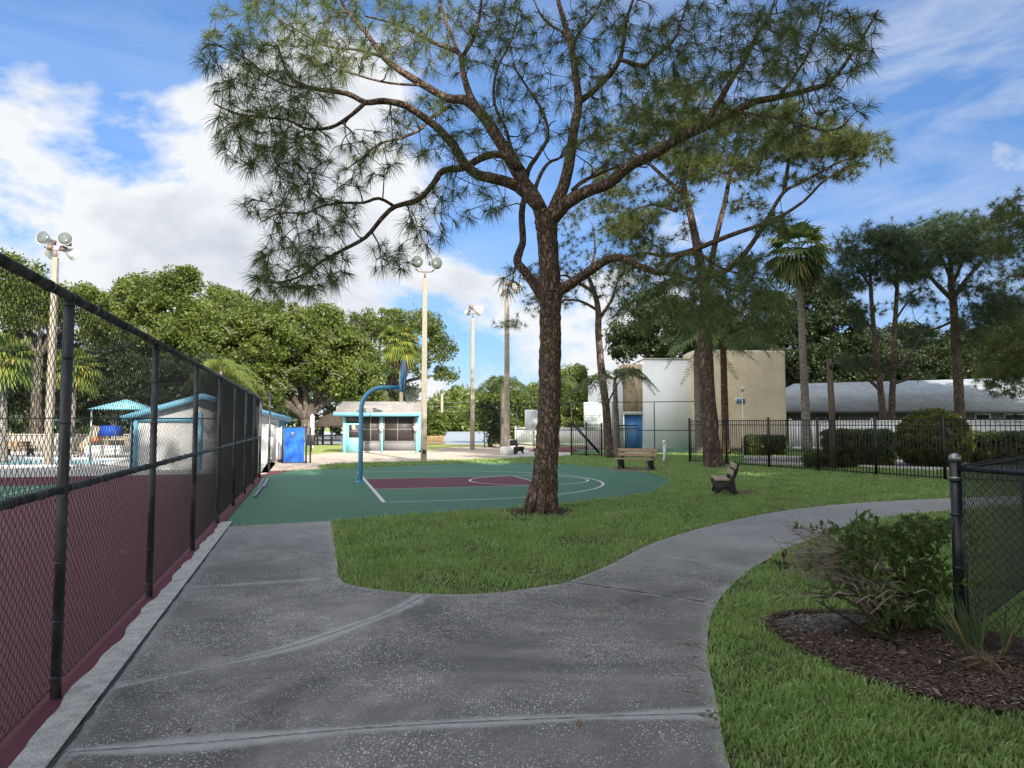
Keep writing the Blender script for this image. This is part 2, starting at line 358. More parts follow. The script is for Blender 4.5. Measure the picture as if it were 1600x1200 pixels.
gx = gx[inside(gx[:, 0], gx[:, 1], PA)]; gx = gx[segdist(gx, [(p[0], p[1]) for p in PATH+[PATH[0]]]) > .02]
verts = [Vector(p) for p in PA]+[Vector((float(p[0]), float(p[1]))) for p in gx]; k = len(PA)
rv, re_, rf, *_ = delaunay_2d_cdt(verts, [(i, (i+1) % k) for i in range(k)], [tuple(range(k))], 1, 1e-5)
b = MB(); b.add([(p[0], p[1], .012) for p in rv], [tuple(f) for f in rf]); path = struct('path', b, K['path'])
P2 = np.array([(p[0], p[1]) for p in rv]); jv = np.zeros(len(P2))
for line, wd, am in JO:
    d = segdist(P2, line); wob = .75+.5*np.sin(P2[:, 0]*3.1+P2[:, 1]*1.7)*np.sin(P2[:, 0]*1.3-P2[:, 1]*2.3)
    jv = np.maximum(jv, am*np.clip(1.25*(1-(d/(wd*wob))**2), 0, 1))
d = segdist(P2, [(p[0], p[1]) for p in PATH+[PATH[0]]]); jv = np.maximum(jv, .55*np.clip(1-d/.09, 0, 1))
worn_and_lit = np.clip((P2[:, 1]-7.3)/3, 0, 1)*.55; worn_and_lit = np.where(P2[:, 0] < -.5, np.clip((P2[:, 1]-8)/3, 0, 1)*.35, worn_and_lit)  # wear plus grazing light put into the colour, paler with distance
for nm, arr in (('joint', jv), ('worn_and_lit', worn_and_lit)):
    a = path.data.attributes.new(nm, 'FLOAT', 'POINT'); a.data.foreach_set('value', arr.astype(np.float32))
def ribbon(line, w, z, wob=0):
    V = []; m = len(line)
    for i, p in enumerate(line):
        t = (Vector(line[min(i+1, m-1)])-Vector(line[max(i-1, 0)])); t.z = 0; t.normalize(); s = Vector((-t.y, t.x, 0))
        o = random.uniform(-wob, wob); ww = w*random.uniform(1-.6*bool(wob), 1+.5*bool(wob))
        V += [tuple(Vector((p[0], p[1], z))+s*(o+ww/2)), tuple(Vector((p[0], p[1], z))+s*(o-ww/2))]
    return V, [(2*i, 2*i+2, 2*i+3, 2*i+1) for i in range(m-1)]
b = MB()
for i, w in ((0, .006), (1, .007), (2, .018), (3, .008)):
    ln = JO[i][0]; ln = crom(ln, 10) if len(ln) < 60 else ln
    b.add(*ribbon(ln, w, .0165, .004))
b.add(*ribbon([FP(s*.12-1.2, .245-.005*s*.12) for s in range(70)], .022, .0165, .006))
struct('path_joint', b, K['groove'])
# light edging strip between path and fence, ragged on the court side
b = MB(); L_ = [(FP(s*.09-3, .035+random.uniform(-.007, .007)+.016*math.sin(s*.31)+.012*math.sin(s*.83+1))) for s in range(122)]; R_ = [FP(s*.09-3, .236-.004*s*.09) for s in range(122)]
b.add([(p.x, p.y, .018) for q in zip(L_, R_) for p in q], [(2*i, 2*i+1, 2*i+3, 2*i+2) for i in range(121)]); struct('path_edging', b, K['edging'])
# basketball court
COURT = [FP(7.3, .1)]+GP([(430,820),(517,815)])+crom(GP([(560,811),(640,805),(720,799),(850,790),(930,782.5),(1000,774),(1030,765),(1045,753),(1036,746),(1010,739.5),(965,733),(900,727),(820,724),(740,724),(640,727.5),(560,731),(497,734)]), 5)+GP([(440,737)])+[FP(21.2, .1)]
struct('basketball_court', MB().sheet(COURT, .004), K['court'])
CB = Vector((-3.95, 19.6, 0)); CA = Vector((.964, .265, 0)); CW = Vector((-.265, .964, 0))
def CP(a, w): return CB+CA*a+CW*w
key = [CP(0, -1.72), CP(4.6, -1.72), CP(4.6, 1.72), CP(0, 1.72)]
struct('key_paint', MB().sheet(key, .008), K['maroon'])
b = MB()
def line(pts, w=.055): b.add(*ribbon(pts, w, .0125))
line([CP(0, -4.85), CP(0, 4.85)], .085); line([CP(4.6, -1.75), CP(4.6, 1.75)], .05)
line([CP(0, -1.75), CP(4.6, -1.75)], .05); line([CP(0, 1.75), CP(4.6, 1.75)], .05)
line([CP(0, -4.83), CP(1.7, -4.83)]); line([CP(0, 4.83), CP(1.7, 4.83)])
line([CP(1.7+4.83*math.sin(a), -4.83*math.cos(a)) for a in np.linspace(0, PI, 60)], .07)
line([CP(4.6+1.72*math.cos(a), 1.72*math.sin(a)) for a in np.linspace(0, 2*PI, 50)], .06)
struct('court_lines', b, K['line'])
# tennis court behind the fence
struct('tennis_court', MB().sheet([FP(-9, .05), FP(20.4, .05), FP(20.4, -34), FP(-9, -34)], .002), K['maroon'])
struct('tennis_green', MB().sheet([FP(-9, -4.7), FP(17.0, -4.7), FP(17.0, -34), FP(-9, -34)], .006), K['court'])
b = MB(); b.add(*ribbon([FP(-9, -5.3), FP(16.2, -5.3), FP(16.2, -34)], .06, .0105)); struct('tennis_lines', b, K['line'])
struct('court_corner', MB().sheet([FP(18.5, .05), FP(21.2, .1), FP(21.6, 1.1), FP(20, .5)], .0085), K['maroon'])
# pool terrace and pool
struct('pool_deck', MB().sheet([FP(20.4, .1), FP(20.4, -34), FP(46, -34), FP(46, -2), FP(26, .1)], .003), K['slab'])
PO = GP([(-200, 731), (150, 729), (208, 719), (-200, 713)])
struct('pool_water', MB().sheet(PO, .03), K['pool'])
b = MB()
for i in range(4): b.bar(PO[i]+Vector((0, 0, .03)), PO[(i+1) % 4]+Vector((0, 0, .03)), .3, .1)
struct('pool_coping', b, K['white'])
# sandy plaza
PLZ = GP([(405,742),(440,736.5),(497,733.5),(499,727),(560,724),(660,721),(760,717.5),(850,713),(880,713),(880,702),(800,694),(700,699),(655,705),(537,706),(480,711),(425,712.5)])
struct('plaza', MB().sheet(PLZ, .003), K['sand'])
struct('plaza_walk', MB().sheet(GP([(800,715.5),(850,713.3),(893,712),(893,707),(830,706),(790,712)]), .0075), K['slab'])
struct('far_tennis_court', MB().sheet(GP([(822,708),(893,711.5),(893,703),(975,702),(975,699),(840,698)]), .005), K['maroon'])
struct('far_tennis_green', MB().sheet(GP([(905,708),(1095,708.5),(1095,700.5),(978,700.5),(978,702.5),(900,703)]), .009), K['court'])
# drive behind the iron fence
kerb = GP([(1163,725.5),(1300,730),(1400,734),(1500,737),(1700,746)])
far = GP([(1163,717),(1300,717),(1400,717),(1500,717),(1700,717)])
struct('drive', MB().sheet(kerb+far[::-1], .003), K['asphalt'])
b = MB()
for A in (kerb, far):
    for p, q in zip(A[:-1], A[1:]): b.bar(p+Vector((0, 0, .05)), q+Vector((0, 0, .05)), .25, .16)
struct('kerb', b, K['slab'])
# mulch bed on the right, ring round the big pine, worn spots at benches
MUL = crom(GP([(1190,972),(1215,995),(1260,1022),(1330,1058),(1420,1088),(1520,1108),(1660,1122),(1700,1040),(1600,1003),(1500,985),(1400,965),(1290,956),(1225,960)]), 5, True)
struct('mulch_bed', MB().sheet(MUL, .006), K['mulch'])
ASH = crom(GP([(1208,972),(1240,990),(1300,988),(1370,975),(1340,962),(1260,961)]), 4, True)
struct('sandy_patch', MB().sheet(ASH, .0105), K['ash'])
def blob(c, r, k=18, e=1.0): return [c+Vector((math.cos(2*PI*i/k)*r*random.uniform(.82, 1.15), math.sin(2*PI*i/k)*r*e*random.uniform(.82, 1.15), 0)) for i in range(k)]
PINE_C = G(846, 803)+Vector((0, .2, 0)); RING = blob(PINE_C, .66)
struct('pine_mulch', MB().sheet(RING, .006), K['mulch'])
SPOTS = [blob(G(1150, 771), .6), blob(G(992, 734), 1.0), blob(G(952, 716), .6), blob(G(1118, 729), .8)]
b = MB()
for s in SPOTS: b.sheet(s, .005)
struct('worn_ground', b, K['dirt'])
# mulch chips: uncountable
def chips(polys, num, sz, name):
    b = MB()
    for poly, m in zip(polys, num):
        xs = [p[0] for p in poly]; ys = [p[1] for p in poly]; X = RNG.uniform(min(xs), max(xs), m); Y = RNG.uniform(min(ys), max(ys), m)
        ok = inside(X, Y, poly); ok &= ~(inside(X, Y, ASH) & (RNG.random(m) < .8)); X, Y = X[ok], Y[ok]; m = len(X)
        a = RNG.uniform(0, 2*PI, m); l = RNG.uniform(.4, 1.4, m)*sz; w = RNG.uniform(.12, .35, m)*sz; z = RNG.uniform(.01, .035, m); t = RNG.uniform(-.3, .3, m)
        u = np.stack([np.cos(a)*l, np.sin(a)*l, t*l], 1); v = np.stack([-np.sin(a)*w, np.cos(a)*w, RNG.uniform(-.4, .4, m)*w], 1); c = np.stack([X, Y, z], 1)
        P = np.stack([c-u-v, c+u-v*.6, c+u*.9+v, c-u*.8+v], 1).reshape(-1, 3)
        b.add(P, np.arange(4*m).reshape(-1, 4))
    return tag(b.build(name, K['mulch_bit']), 'loose dark bark chips and dead leaves lying on the mulch', 'mulch', None, 'stuff')
chips([MUL, RING]+SPOTS[:1], [42000, 4200, 300], .021, 'mulch_chips')
def litter():
    b = MB(); C = []
    for ln, n, sd in ((PIN, 420, .1), (PBULGE, 180, .1), (POUT, 260, .1)):
        for q in range(n):
            i = RNG.integers(len(ln)-1); p = Vector(ln[i]).lerp(Vector(ln[i+1]), RNG.random()); C.append((p.x+RNG.normal(0, sd), p.y+RNG.normal(0, sd)))
    m = 320; X = RNG.uniform(-4, 4, m); Y = RNG.uniform(3, 11, m); C = np.array(C+list(zip(X, Y))); C = C[inside(C[:, 0], C[:, 1], PA)]
    m2 = 160; X = RNG.uniform(-6, 8, m2); Y = RNG.uniform(12, 26, m2); D = np.stack([X, Y], 1); D = D[inside(D[:, 0], D[:, 1], COURT)]; C = np.concatenate([C, D]); m = len(C)
    a = RNG.uniform(0, 2*PI, m); l = RNG.uniform(.012, .05, m); w = np.where(RNG.random(m) < .6, .0016, RNG.uniform(.005, .012, m)); z = RNG.uniform(.016, .022, m)
    u = np.stack([np.cos(a)*l, np.sin(a)*l, RNG.uniform(-.05, .12, m)*l], 1); v = np.stack([-np.sin(a)*w, np.cos(a)*w, RNG.uniform(-.3, .3, m)*w], 1); c = np.stack([C[:, 0], C[:, 1], z], 1)
    b.add(np.stack([c-u, c-v, c+u, c+v], 1).reshape(-1, 3), np.arange(4*m).reshape(-1, 4)); tag(b.build('leaf_litter', K['litter']), 'dry needles and small brown leaves scattered over the path and court', 'leaf litter', None, 'stuff')
K['litter'] = leafmat('dry_litter', (.12,.07,.04), (.34,.22,.12), (.2,.24,.08), .1, .1, 3, .8, .2)
litter()
# ---------------------------------------------------------------- grass blades: uncountable
def grass():
    holes = [PA, COURT, PLZ, MUL, kerb+far[::-1], GP([(822,708),(893,711.5),(893,703),(1095,703),(1095,699),(840,698)]),
             GP([(905,708),(1095,708.5),(1095,702.5),(990,701.8),(900,702)]), GP([(800,715.5),(850,713.3),(893,712),(893,707),(830,706),(790,712)]), [FP(-9, .3), FP(22, .3), FP(22, -3), FP(-9, -3)], blob(PINE_C, .5), SPOTS[0], SPOTS[1]]
    XX = []; YY = []
    for d in np.arange(2.6, 40, .5):
        dens = min(5200, 5200*(4.6/d)**1.5); w = .80*(d+.5)+.4
        m = int(2*w*.5*dens); XX.append(RNG.uniform(-w, w, m)); YY.append(RNG.uniform(d, d+.5, m))
    X = np.concatenate(XX); Y = np.concatenate(YY); ok = inside(X, Y, LAWN)
    jx, jy = X+RNG.normal(0, .02, len(X)), Y+RNG.normal(0, .02, len(X))
    for h in holes: ok &= ~inside(jx, jy, h)
    for h in SPOTS[2:]+[RING]: ok &= ~(inside(X, Y, h) & (RNG.random(len(X)) < .75))
    tuf = np.sin(X*2.3+1.1*np.sin(Y*1.7))*np.sin(Y*2.9+1.3*np.sin(X*1.9))
    ok &= RNG.random(len(X)) < (.8+.3*tuf)
    X, Y, tuf = X[ok], Y[ok], tuf[ok]; m = len(X)
    D = np.hypot(X, Y); sc = np.clip(D/8, 1, 3.0); hgt = RNG.uniform(.03, .07, m)*(1+.3*tuf+.3*np.sin(X*11+2*np.sin(Y*9))*np.sin(Y*12+2*np.sin(X*10)))*np.clip(sc, 1, 1.25); wd = RNG.uniform(.003, .0062, m)*sc
    a = RNG.uniform(0, 2*PI, m); ln = RNG.uniform(.25, 1.0, m); la = RNG.uniform(0, 2*PI, m)
    side = np.stack([np.cos(a), np.sin(a), np.zeros(m)], 1); lean = np.stack([np.cos(la), np.sin(la), np.zeros(m)], 1)
    base = np.stack([X, Y, np.full(m, -.002)], 1); up = np.array([0, 0, 1.])
    mid = base+up*(hgt*.6)[:, None]+lean*(hgt*ln*.28)[:, None]; tip = base+up*(hgt*(1.05-.35*ln))[:, None]+lean*(hgt*ln*.95)[:, None]
    P = np.stack([base-side*wd[:, None], base+side*wd[:, None], mid+side*wd[:, None]*.9, mid-side*wd[:, None]*.9, tip], 1).reshape(-1, 3)
    i = np.arange(m)*5; b = MB()
    b.add(P, np.stack([i, i+1, i+2, i+3], 1)); b.n -= 5*m; b.A.append(np.stack([i+3, i+2, i+4], 1)); b.n += 5*m
    print('blades', m)
    return tag(b.build('grass', K['grass']), 'mown green grass covering the lawn round the big pine', 'grass', None, 'stuff')
grass()
# ---------------------------------------------------------------- chain link
def chain(mb, org, dx, length, z0, z1, a=.032, dz=.03, r=.0021, sides=3):
    """woven zigzag wires in the vertical plane through org along dx"""
    dx = np.array(dx[:3], float); nrm = np.array([-dx[1], dx[0], 0.]); org = np.array(org[:3], float)
    nw = int(length/a); nz = int((z1-z0)/dz)+1
    i = np.arange(nw)[:, None]; k = np.arange(nz)[None, :]
    sg = np.where(k % 2 == 0, 1., -1.)*np.where(i % 2 == 0, 1., -1.)
    s = i*a+sg*a*.5+RNG.normal(0, a*.02, (nw, 1)); z = z0+k*dz+0*i; o = sg*r*.9
    C = org+s[..., None]*dx+o[..., None]*nrm+z[..., None]*np.array([0, 0, 1.])          # nw,nz,3
    ang = 2*PI*np.arange(sides)/sides
    # ring: across the wire in plane (mostly dx) and along the normal
    ring = np.cos(ang)[:, None]*dx*1.25+np.sin(ang)[:, None]*nrm
    P = C[:, :, None, :]+r*ring[None, None]
    base = (np.arange(nw)[:, None, None]*nz+np.arange(nz-1)[None, :, None])*sides; j = np.arange(sides)[None, None, :]; j2 = (j+1) % sides
    F = np.stack([base+j, base+j2, base+sides+j2, base+sides+j], -1).reshape(-1, 4)
    mb.add(P.reshape(-1, 3), F)
# tall fence on the left
FH = 2.44
fen = thing('chain_link_fence', 'tall black chain link fence running along the left side of the concrete path', 'fence', FP(0, 0))
def fl(s, z, t=0): return FE*s+FN*(t-.035)+Vector((0, 0, z))
for k in range(-1, 8):
    s = k*2.6; b = MB(); b.cyl(fl(s, -.05, 0), fl(s, FH, 0), .031 if k != 7 else .038, 14); b.lathe([(.034, 0), (.037, .03), (.026, .05)], 12, Matrix.Translation(fl(s, FH-.03, 0)))
    for z in (.12, .45, .8, 1.22, 1.65, 2.05, 2.38): b.cyl(fl(s, z, 0), fl(s, z+.012, 0), .0345 if k != 7 else .041, 14)
    b.build('post', K['post'], fen, True)
b = MB(); b.cyl(fl(-3.2, FH, 0), fl(18.2, FH, 0), .03, 12)
for k in range(24): b.cyl(fl(-3+k*.87, FH, 0), fl(-3+k*.87+.05, FH, 0), .0335, 12)
b.build('top_rail', K['post'], fen, True)
b = MB(); b.cyl(fl(-3.2, 1.25, .0), fl(18.2, 1.25, .0), .025, 10)
for k in range(48): b.cyl(fl(-3+k*.44, 1.25, 0), fl(-3+k*.44+.012, 1.25, 0), .031, 10)
b.build('middle_rail', K['post'], fen, True)
b = MB(); b.cyl(fl(-3.2, .05, -.036), fl(18.2, .05, -.036), .004, 6); b.build('bottom_wire', K['fence'], fen)
b = MB(); chain(b, fl(-3.2, 0, -.042), FE, 21.4, .03, FH+.065, .038, .036, .0025); b.build('wire_mesh', K['fence'], fen)
# short return with gate post at the far end
gp = thing('gate_post', 'slim tall dark post past the far end of the left fence', 'post', G(420, 735))
b = MB(); b.cyl((0, 0, 0), (0, 0, 2.75), .04, 12)
for z in (.4, 1.2, 2.2): b.cyl((0, 0, z), (0, 0, z+.05), .05, 12)
b.build('pole', K['post'], gp, True); b = MB()
for z in (.4, 1.2, 2.2):
    b = MB(); b.box((.07, 0, z+.025), (.1, .03, .05)); b.build('hinge', K['metal'], gp)
# fallen pipes on the court
for k, (p, q, lab) in enumerate((((398,778), (417,752), 'longest grey pipe lying on the green court by the fence'), ((404,766), (411,750), 'short grey pipe next to the foot of the left fence'), ((413,763), (418,750), 'short grey pipe furthest from the fence on the green court'))):
    a, c = G(*p), G(*q); m = (a+c)/2; b = MB(); b.cyl(a-m+Vector((0, 0, .03)), c-m+Vector((0, 0, .03)), .026, 10); b.cyl(a-m+Vector((0, 0, .03)), a-m+(c-a)*.04+Vector((0, 0, .03)), .034, 10)
    tag(b.build('metal_pipe', K['metal'], None, True, None), lab, 'pipe', 'loose pipes on the court').location = m
# low fence on the right
K['fence_gloss'] = mat('black_gloss_post', (.012,.014,.02), (.02,.022,.03), 4, .35)
cf = thing('chain_link_fence', 'low black chain link fence at the right edge beside the mulch bed', 'fence', (0, 0, 0))
P0 = G(1502, 1004); D1 = Vector((.25, -.97, 0)).normalized(); D2 = Vector((1.65, 1.6, 0)).normalized(); P0.z = 0
cf.location = P0
b = MB(); b.cyl((0, 0, 0), (0, 0, 1.37), .04, 16)
for z in (.1, .55, .95, 1.21): b.cyl((0, 0, z), (0, 0, z+.02), .046, 16)
ps = b.build('post', K['fence_gloss'], cf, True)
b = MB(); b.lathe([(.043, 0), (.044, .03), (.036, .05), (.012, .06)], 16, Matrix.Translation((0, 0, 1.365))); b.build('cap', K['metal'], ps, True)
b = MB(); b.cyl((0, 0, 1.23), (0, 0, 1.245), .0475, 16); b.build('band', K['metal'], ps, True)
for Dd, Ln, n in ((D1, 4.6, 2), (D2, 8, 3)):
    b = MB(); b.cyl(Dd*.03+Vector((0, 0, 1.31)), Dd*Ln+Vector((0, 0, 1.31)), .021, 12); b.build('top_rail', K['fence_gloss'], cf, True)
    b = MB(); b.cyl(Dd*.07+Vector((0, 0, .06)), Dd*.07+Vector((0, 0, 1.3)), .007, 6); b.cyl(Dd*.03+Vector((0, 0, .06)), Dd*Ln+Vector((0, 0, .06)), .004, 6); b.build('tension_wire', K['fence'], cf)
    b = MB(); chain(b, Dd*.06, Dd, Ln-.06, .04, 1.34, .036, .034, .003); b.build('wire_mesh', K['fence'], cf)
    for k in range(1, n+1):
        b = MB(); b.cyl(Dd*(k*2.4), Dd*(k*2.4)+Vector((0, 0, 1.33)), .03, 12); b.build('post', K['post'], cf, True)
# ---------------------------------------------------------------- iron picket fence
def picket_fence(name, label, pts, h, postx=None, bay=2.3, group=None, parent=None):
    o = thing(name, label, 'fence', pts[0], 0, group); P = [Vector(p)-Vector(pts[0]) for p in pts]
    for a, c in zip(P[:-1], P[1:]):
        n = max(1, round((c-a).length/bay)); d = (c-a)/n; u = d.normalized(); rz = math.atan2(d.y, d.x)
        for k in range(n):
            s = a+d*k; e = s+d; b = MB()
            for z in (.1, h-.2, h-.03): b.bar(s+u*.04+Vector((0, 0, z)), e-u*.04+Vector((0, 0, z)), .03, .028)
            m = int(d.length/.112)
            for q in range(1, m):
                p = s+d*(q/m); b.box(p+Vector((0, 0, (h+.04)/2)), (.018, .018, h-.06), rz)
            b.build('picket_panel', K['iron'], o)
            b = MB(); b.box(s+Vector((0, 0, h/2+.03)), (.066, .066, h+.06), rz); b.lathe([(.04, 0), (.036, .02), (.008, .035)], 4, Matrix.Translation(s+Vector((0, 0, h+.06)))); b.build('post', K['iron'], o)
        b = MB(); b.box(c+Vector((0, 0, h/2+.03)), (.066, .066, h+.06), rz); b.build('post', K['iron'], o)
    return o
FA = G(1078, 722.5); FB = G(1477, 751.5); picket_fence('picket_fence', 'black iron picket fence between the lawn and the hedges on the right', [FA, FB, FB+(FB-FA).normalized()*7+Vector((3, 0, 0))], 1.8)
GA = G(893, 712.5); GB = G(940, 713.5)
gf = picket_fence('picket_fence', 'short black picket fence section with long diagonal brace left of the thin pine', [GA, GB], 1.62, bay=.9)
b = MB(); d = GB-GA
for o_ in (.0, .13): b.bar(Vector((0, -.06, 1.8-o_)), d*.93+Vector((0, -.06, .22-o_*.6)), .045, .06)
b.build('brace', K['iron'], gf)
gt = thing('picket_gate', 'narrow black picket gate standing ajar before the blue door', 'gate', G(962, 709))
b = MB(); d = G(998, 706)-G(962, 709)
for z in (.12, 1.36, 1.55): b.bar((0, 0, z), d+Vector((0, 0, z)), .045, .06)
for q in range(13): b.box(d*(q/12)+Vector((0, 0, .84)), (.02, .045, 1.5))
b.build('picket_panel', K['iron'], gt)
b = MB(); b.box((0, 0, .85), (.06, .06, 1.72)); b.build('frame_post', K['iron'], gt)
b = MB(); b.box(d+Vector((-.02, -.03, .9)), (.07, .05, .12)); b.build('latch', K['iron'], gt)
# ---------------------------------------------------------------- benches
def make_bench(label, loc, rz, length, wood, grp):
    o = thing('park_bench', label, 'bench', loc, rz, grp); o.scale = (1, 1, .87)       # sits facing local -Y
    side = [(-.30,0),(-.22,0),(-.14,.13),(-.04,.17),(.06,.13),(.15,0),(.25,0),(.20,.2),(.17,.42),(.24,.62),(.28,.84),(.22,.86),(.16,.66),(.10,.5),(.05,.40),(-.27,.40),(-.30,.34),(-.24,.18)]
    for x in (-.38, .38):
        b = MB(); b.profile(side, x*length-.045, x*length+.045); bevel(b.build('leg', K['bench_black'], o), .012)
    for y, z in ((-.19, .425), (-.02, .425)):
        b = MB(); b.box((0, y, z), (length, .155, .045)); bevel(b.build('seat', wood, o), .008)
    for y, z in ((.125, .6), (.195, .78)):
        b = MB(); b.box((0, y, z), (length, .04, .145), M=Matrix.Rotation(-.2, 3, 'X')); bevel(b.build('backrest', wood, o), .008)
    return o
def facing(v): return math.atan2(v[1], v[0])+PI/2
make_bench('brown slatted bench on black supports beside the far curve of the green court', Vector((4.5, 25.9, 0)), facing((-.5, -.85)), 1.5, K['plank'], 'park benches')
make_bench('tan slatted bench seen from its end on the open lawn by the path', Vector((5.02, 16.85, 0)), facing((-.96, .2)), 1.25, K['plank_tan'], 'park benches')
make_bench('dark bench in shade behind the foot of the middle light pole', G(805, 709.5), facing((.85, -.35)), 1.5, K['bench_black'], 'park benches')
# ---------------------------------------------------------------- basketball hoop
hp = thing('basketball_hoop', 'blue gooseneck basketball hoop with fan shaped backboard', 'hoop', G(563, 753.5), math.atan2(CA.y, CA.x))
pz = 2.68; b = MB(); pth = [(0,0,-.05),(0,0,1.0),(0,0,2.0)]+[(.62-.62*math.cos(t), 0, pz-.62+.62*math.sin(t)) for t in np.linspace(0, PI/2, 10)]+[(1.05, 0, pz+.01)]
b.tube(pth, .065, 20); b.build('pole', K['hoop_blue'], hp, True)
b = MB(); b.lathe([(.14, 0), (.14, .02), (.09, .03)], 18); b.build('base_plate', K['hoop_blue'], hp)
fan = [(-.14,-.1),(.14,-.1),(.3,-.06),(.6,.2),(.69,.45),(.62,.62),(.4,.76),(.15,.83),(-.15,.83),(-.4,.76),(-.62,.62),(-.69,.45),(-.6,.2),(-.3,-.06)]
b = MB(); b.profile(fan, 1.16, 1.20, Matrix.Translation((0, 0, pz-.02))); bb = bevel(b.build('backboard', mat('steel_blue_board', (.17,.27,.46), (.13,.22,.4), 4, .45), hp), .01)
b = MB()
for y in (-.45, -.2, .2, .45): b.bar((1.12, y*.4, pz), (1.15, y, pz+.5), .03)
b.box((1.12, 0, pz), (.08, .3, .22)); b.build('bracket', K['hoop_blue'], bb)
b = MB(); b.tube([(1.42+.23*math.cos(t), .23*math.sin(t), pz-.02) for t in np.linspace(0, 2*PI, 29)], .012, 8); b.box((1.21, 0, pz-.03), (.04, .14, .1)); b.bar((1.2, -.06, pz-.03), (1.3, -.15, pz-.02), .012); b.bar((1.2, .06, pz-.03), (1.3, .15, pz-.02), .012)
b.build('rim', K['rust'], hp, True)
b = MB(); n = 12
for k in range(n):
    for sg in (1, -1):
        pts = []
        for q in range(6):
            t = 2*PI*(k+sg*q*.5)/n; r = .225-.022*q if q < 4 else .14+.005*(q-4); pts.append((1.42+r*math.cos(t), r*math.sin(t), pz-.03-q*.08))
        b.tube(pts, .005, 4)
b.build('net', K['white'], hp)
# ---------------------------------------------------------------- light poles
def lamp_part(o, c, aim, sc=1.0):
    """bell floodlight at c, opening towards aim"""
    q = Vector(aim).to_track_quat('Z', 'Y').to_matrix().to_4x4(); M = Matrix.Translation(c) @ q @ Matrix.Scale(sc, 4)
    b = MB(); b.lathe([(.0, -.30), (.11, -.30), (.115, -.14), (.14, -.12), (.2, -.02), (.25, .10), (.272, .2), (.28, .205), (.262, .19), (.235, .16), (.0, .12)], 24, M)
    hd = b.build('lamp_shade', K['lamp_white'], o, True)
    b = MB(); b.lathe([(0, .186), (.258, .186), (.255, .198), (0, .215)], 24, M); b.build('glass', K['lens'], hd, True)
    b = MB(); b.box((0, 0, 0), (.2, .18, .22), M=(M.to_3x3())); b.build('ballast', K['rust'], hd, loc=None).location = Vector(c)-q.to_3x3() @ Vector((0, 0, .36*sc))
    return hd
def light_pole(label, base, h, lamps, w=(.135, .1), collar=False):
    o = thing('light_pole', label, 'light pole', base, R(8), 'floodlight poles'); b = MB(); z = h; a, c = w[0], w[1]
    b.add([(-a,-a,0),(a,-a,0),(a,a,0),(-a,a,0),(-c,-c,z),(c,-c,z),(c,c,z),(-c,c,z)], [(0,3,2,1),(4,5,6,7),(0,1,5,4),(1,2,6,5),(2,3,7,6),(3,0,4,7)])
    bevel(b.build('pole', K['concrete_pole'], o), .02)
    b = MB(); b.cyl((0, 0, h), (0, 0, h+.32), .045, 10); b.tube([(-.42,0,h+.42),(-.3,0,h+.3),(0,0,h+.28),(.3,0,h+.3),(.42,0,h+.42)], .028, 8); b.build('crossarm', K['rust'], o, True)
    for (x, y, z, aim, sc) in lamps: lamp_part(o, (x, y, h+z), aim, sc)
    return o
la = light_pole('concrete light pole with two round floodlights standing behind the blue hoop', G(662, 720.5), 8.15, [(-.33, 0, .72, (-.12, -1, -.18), 1.0), (.45, 0, .68, (.45, -1, -.2), 1.0)])
b = MB(); b.box((.0, -.148, .42), (.09, .02, .16)); b.build('hand_hole', K['dark'], la)
light_pole('thinnest most distant concrete light pole with white lamp turned right', G(738, 703), 8.35, [(.3, 0, .55, (1, .35, -.35), 1.2), (-.3, 0, .4, (-.3, 1, -.3), .7)], (.14, .1))
lc = light_pole('concrete light pole with a white collar beside the dark bench', G(792, 711), 8.3, [(.42, 0, .65, (1, .5, -.3), 1.15), (-.25, 0, .35, (-.2, 1, -.3), .7)], (.15, .11))
b = MB(); b.lathe([(.36, 0), (.36, .42), (.3, .45)], 20); b.build('collar', K['white'], lc)
light_pole('concrete light pole with two floodlights rising behind the left tennis court fence', G(75, 729), 8.15, [(-.38, 0, .72, (-.25, -1, .12), .96), (.36, 0, .7, (.2, -1, .12), .96), (-.3, .3, .3, (-.3, 1, -.3), .9), (.4, .3, .28, (.5, 1, -.3), .9)], (.13, .095))
# ---------------------------------------------------------------- concession shed
d0 = 40.6; xs = lambda px: XZ(px, d0)
sh = thing('shed', 'small aqua screened shed with grey shingled roof behind the hoop', 'shed', (xs(597), d0, 0))
x0, x1 = xs(537)-xs(597), xs(654)-xs(597); hw = 2.18; dp = 2.8
b = MB(); b.box(((x0+x1)/2, dp/2+.06, .05), (x1-x0, dp, .1)); b.build('slab', K['slab'], sh)
b = MB(); b.box((x0+.04, dp/2+.1, hw/2), (.08, dp-.2, hw)); b.box((x1-.04, dp/2+.1, hw/2), (.08, dp-.2, hw)); b.box(((x0+x1)/2, dp-.04, hw/2), (x1-x0, .08, hw)); b.build('wall', K['aqua'], sh)
b = MB(); b.box(((x0+x1)/2, dp-.2, hw/2), (x1-x0-.2, .1, hw-.1)); b.build('back_partition', K['dark'], sh)
for px, w in ((538.5, .16), (597, .13), (651.5, .12)):
    b = MB(); b.box((xs(px)-xs(597), .06, hw/2), (w, .12, hw)); b.build('post', K['aqua'], sh)
b = MB(); b.box(((x0+x1)/2, .05, hw-.06), (x1-x0-.1, .1, .12)); b.build('header', K['trim_blue'], sh)
K['mullion'] = mat('grey_mullion', (.3,.27,.24), (.25,.22,.2), 3, .6)
dr = MB(); xa, xb = xs(541)-xs(597), xs(565)-xs(597); dr.box(((xa+xb)/2, .03, .86), (xb-xa, .05, 1.62)); do = dr.build('door', K['aqua'], sh)
b = MB(); b.box(((xa+xb)/2+.05, .0, 1.22), (.62, .03, .72)); wn = b.build('window', K['screen'], do)
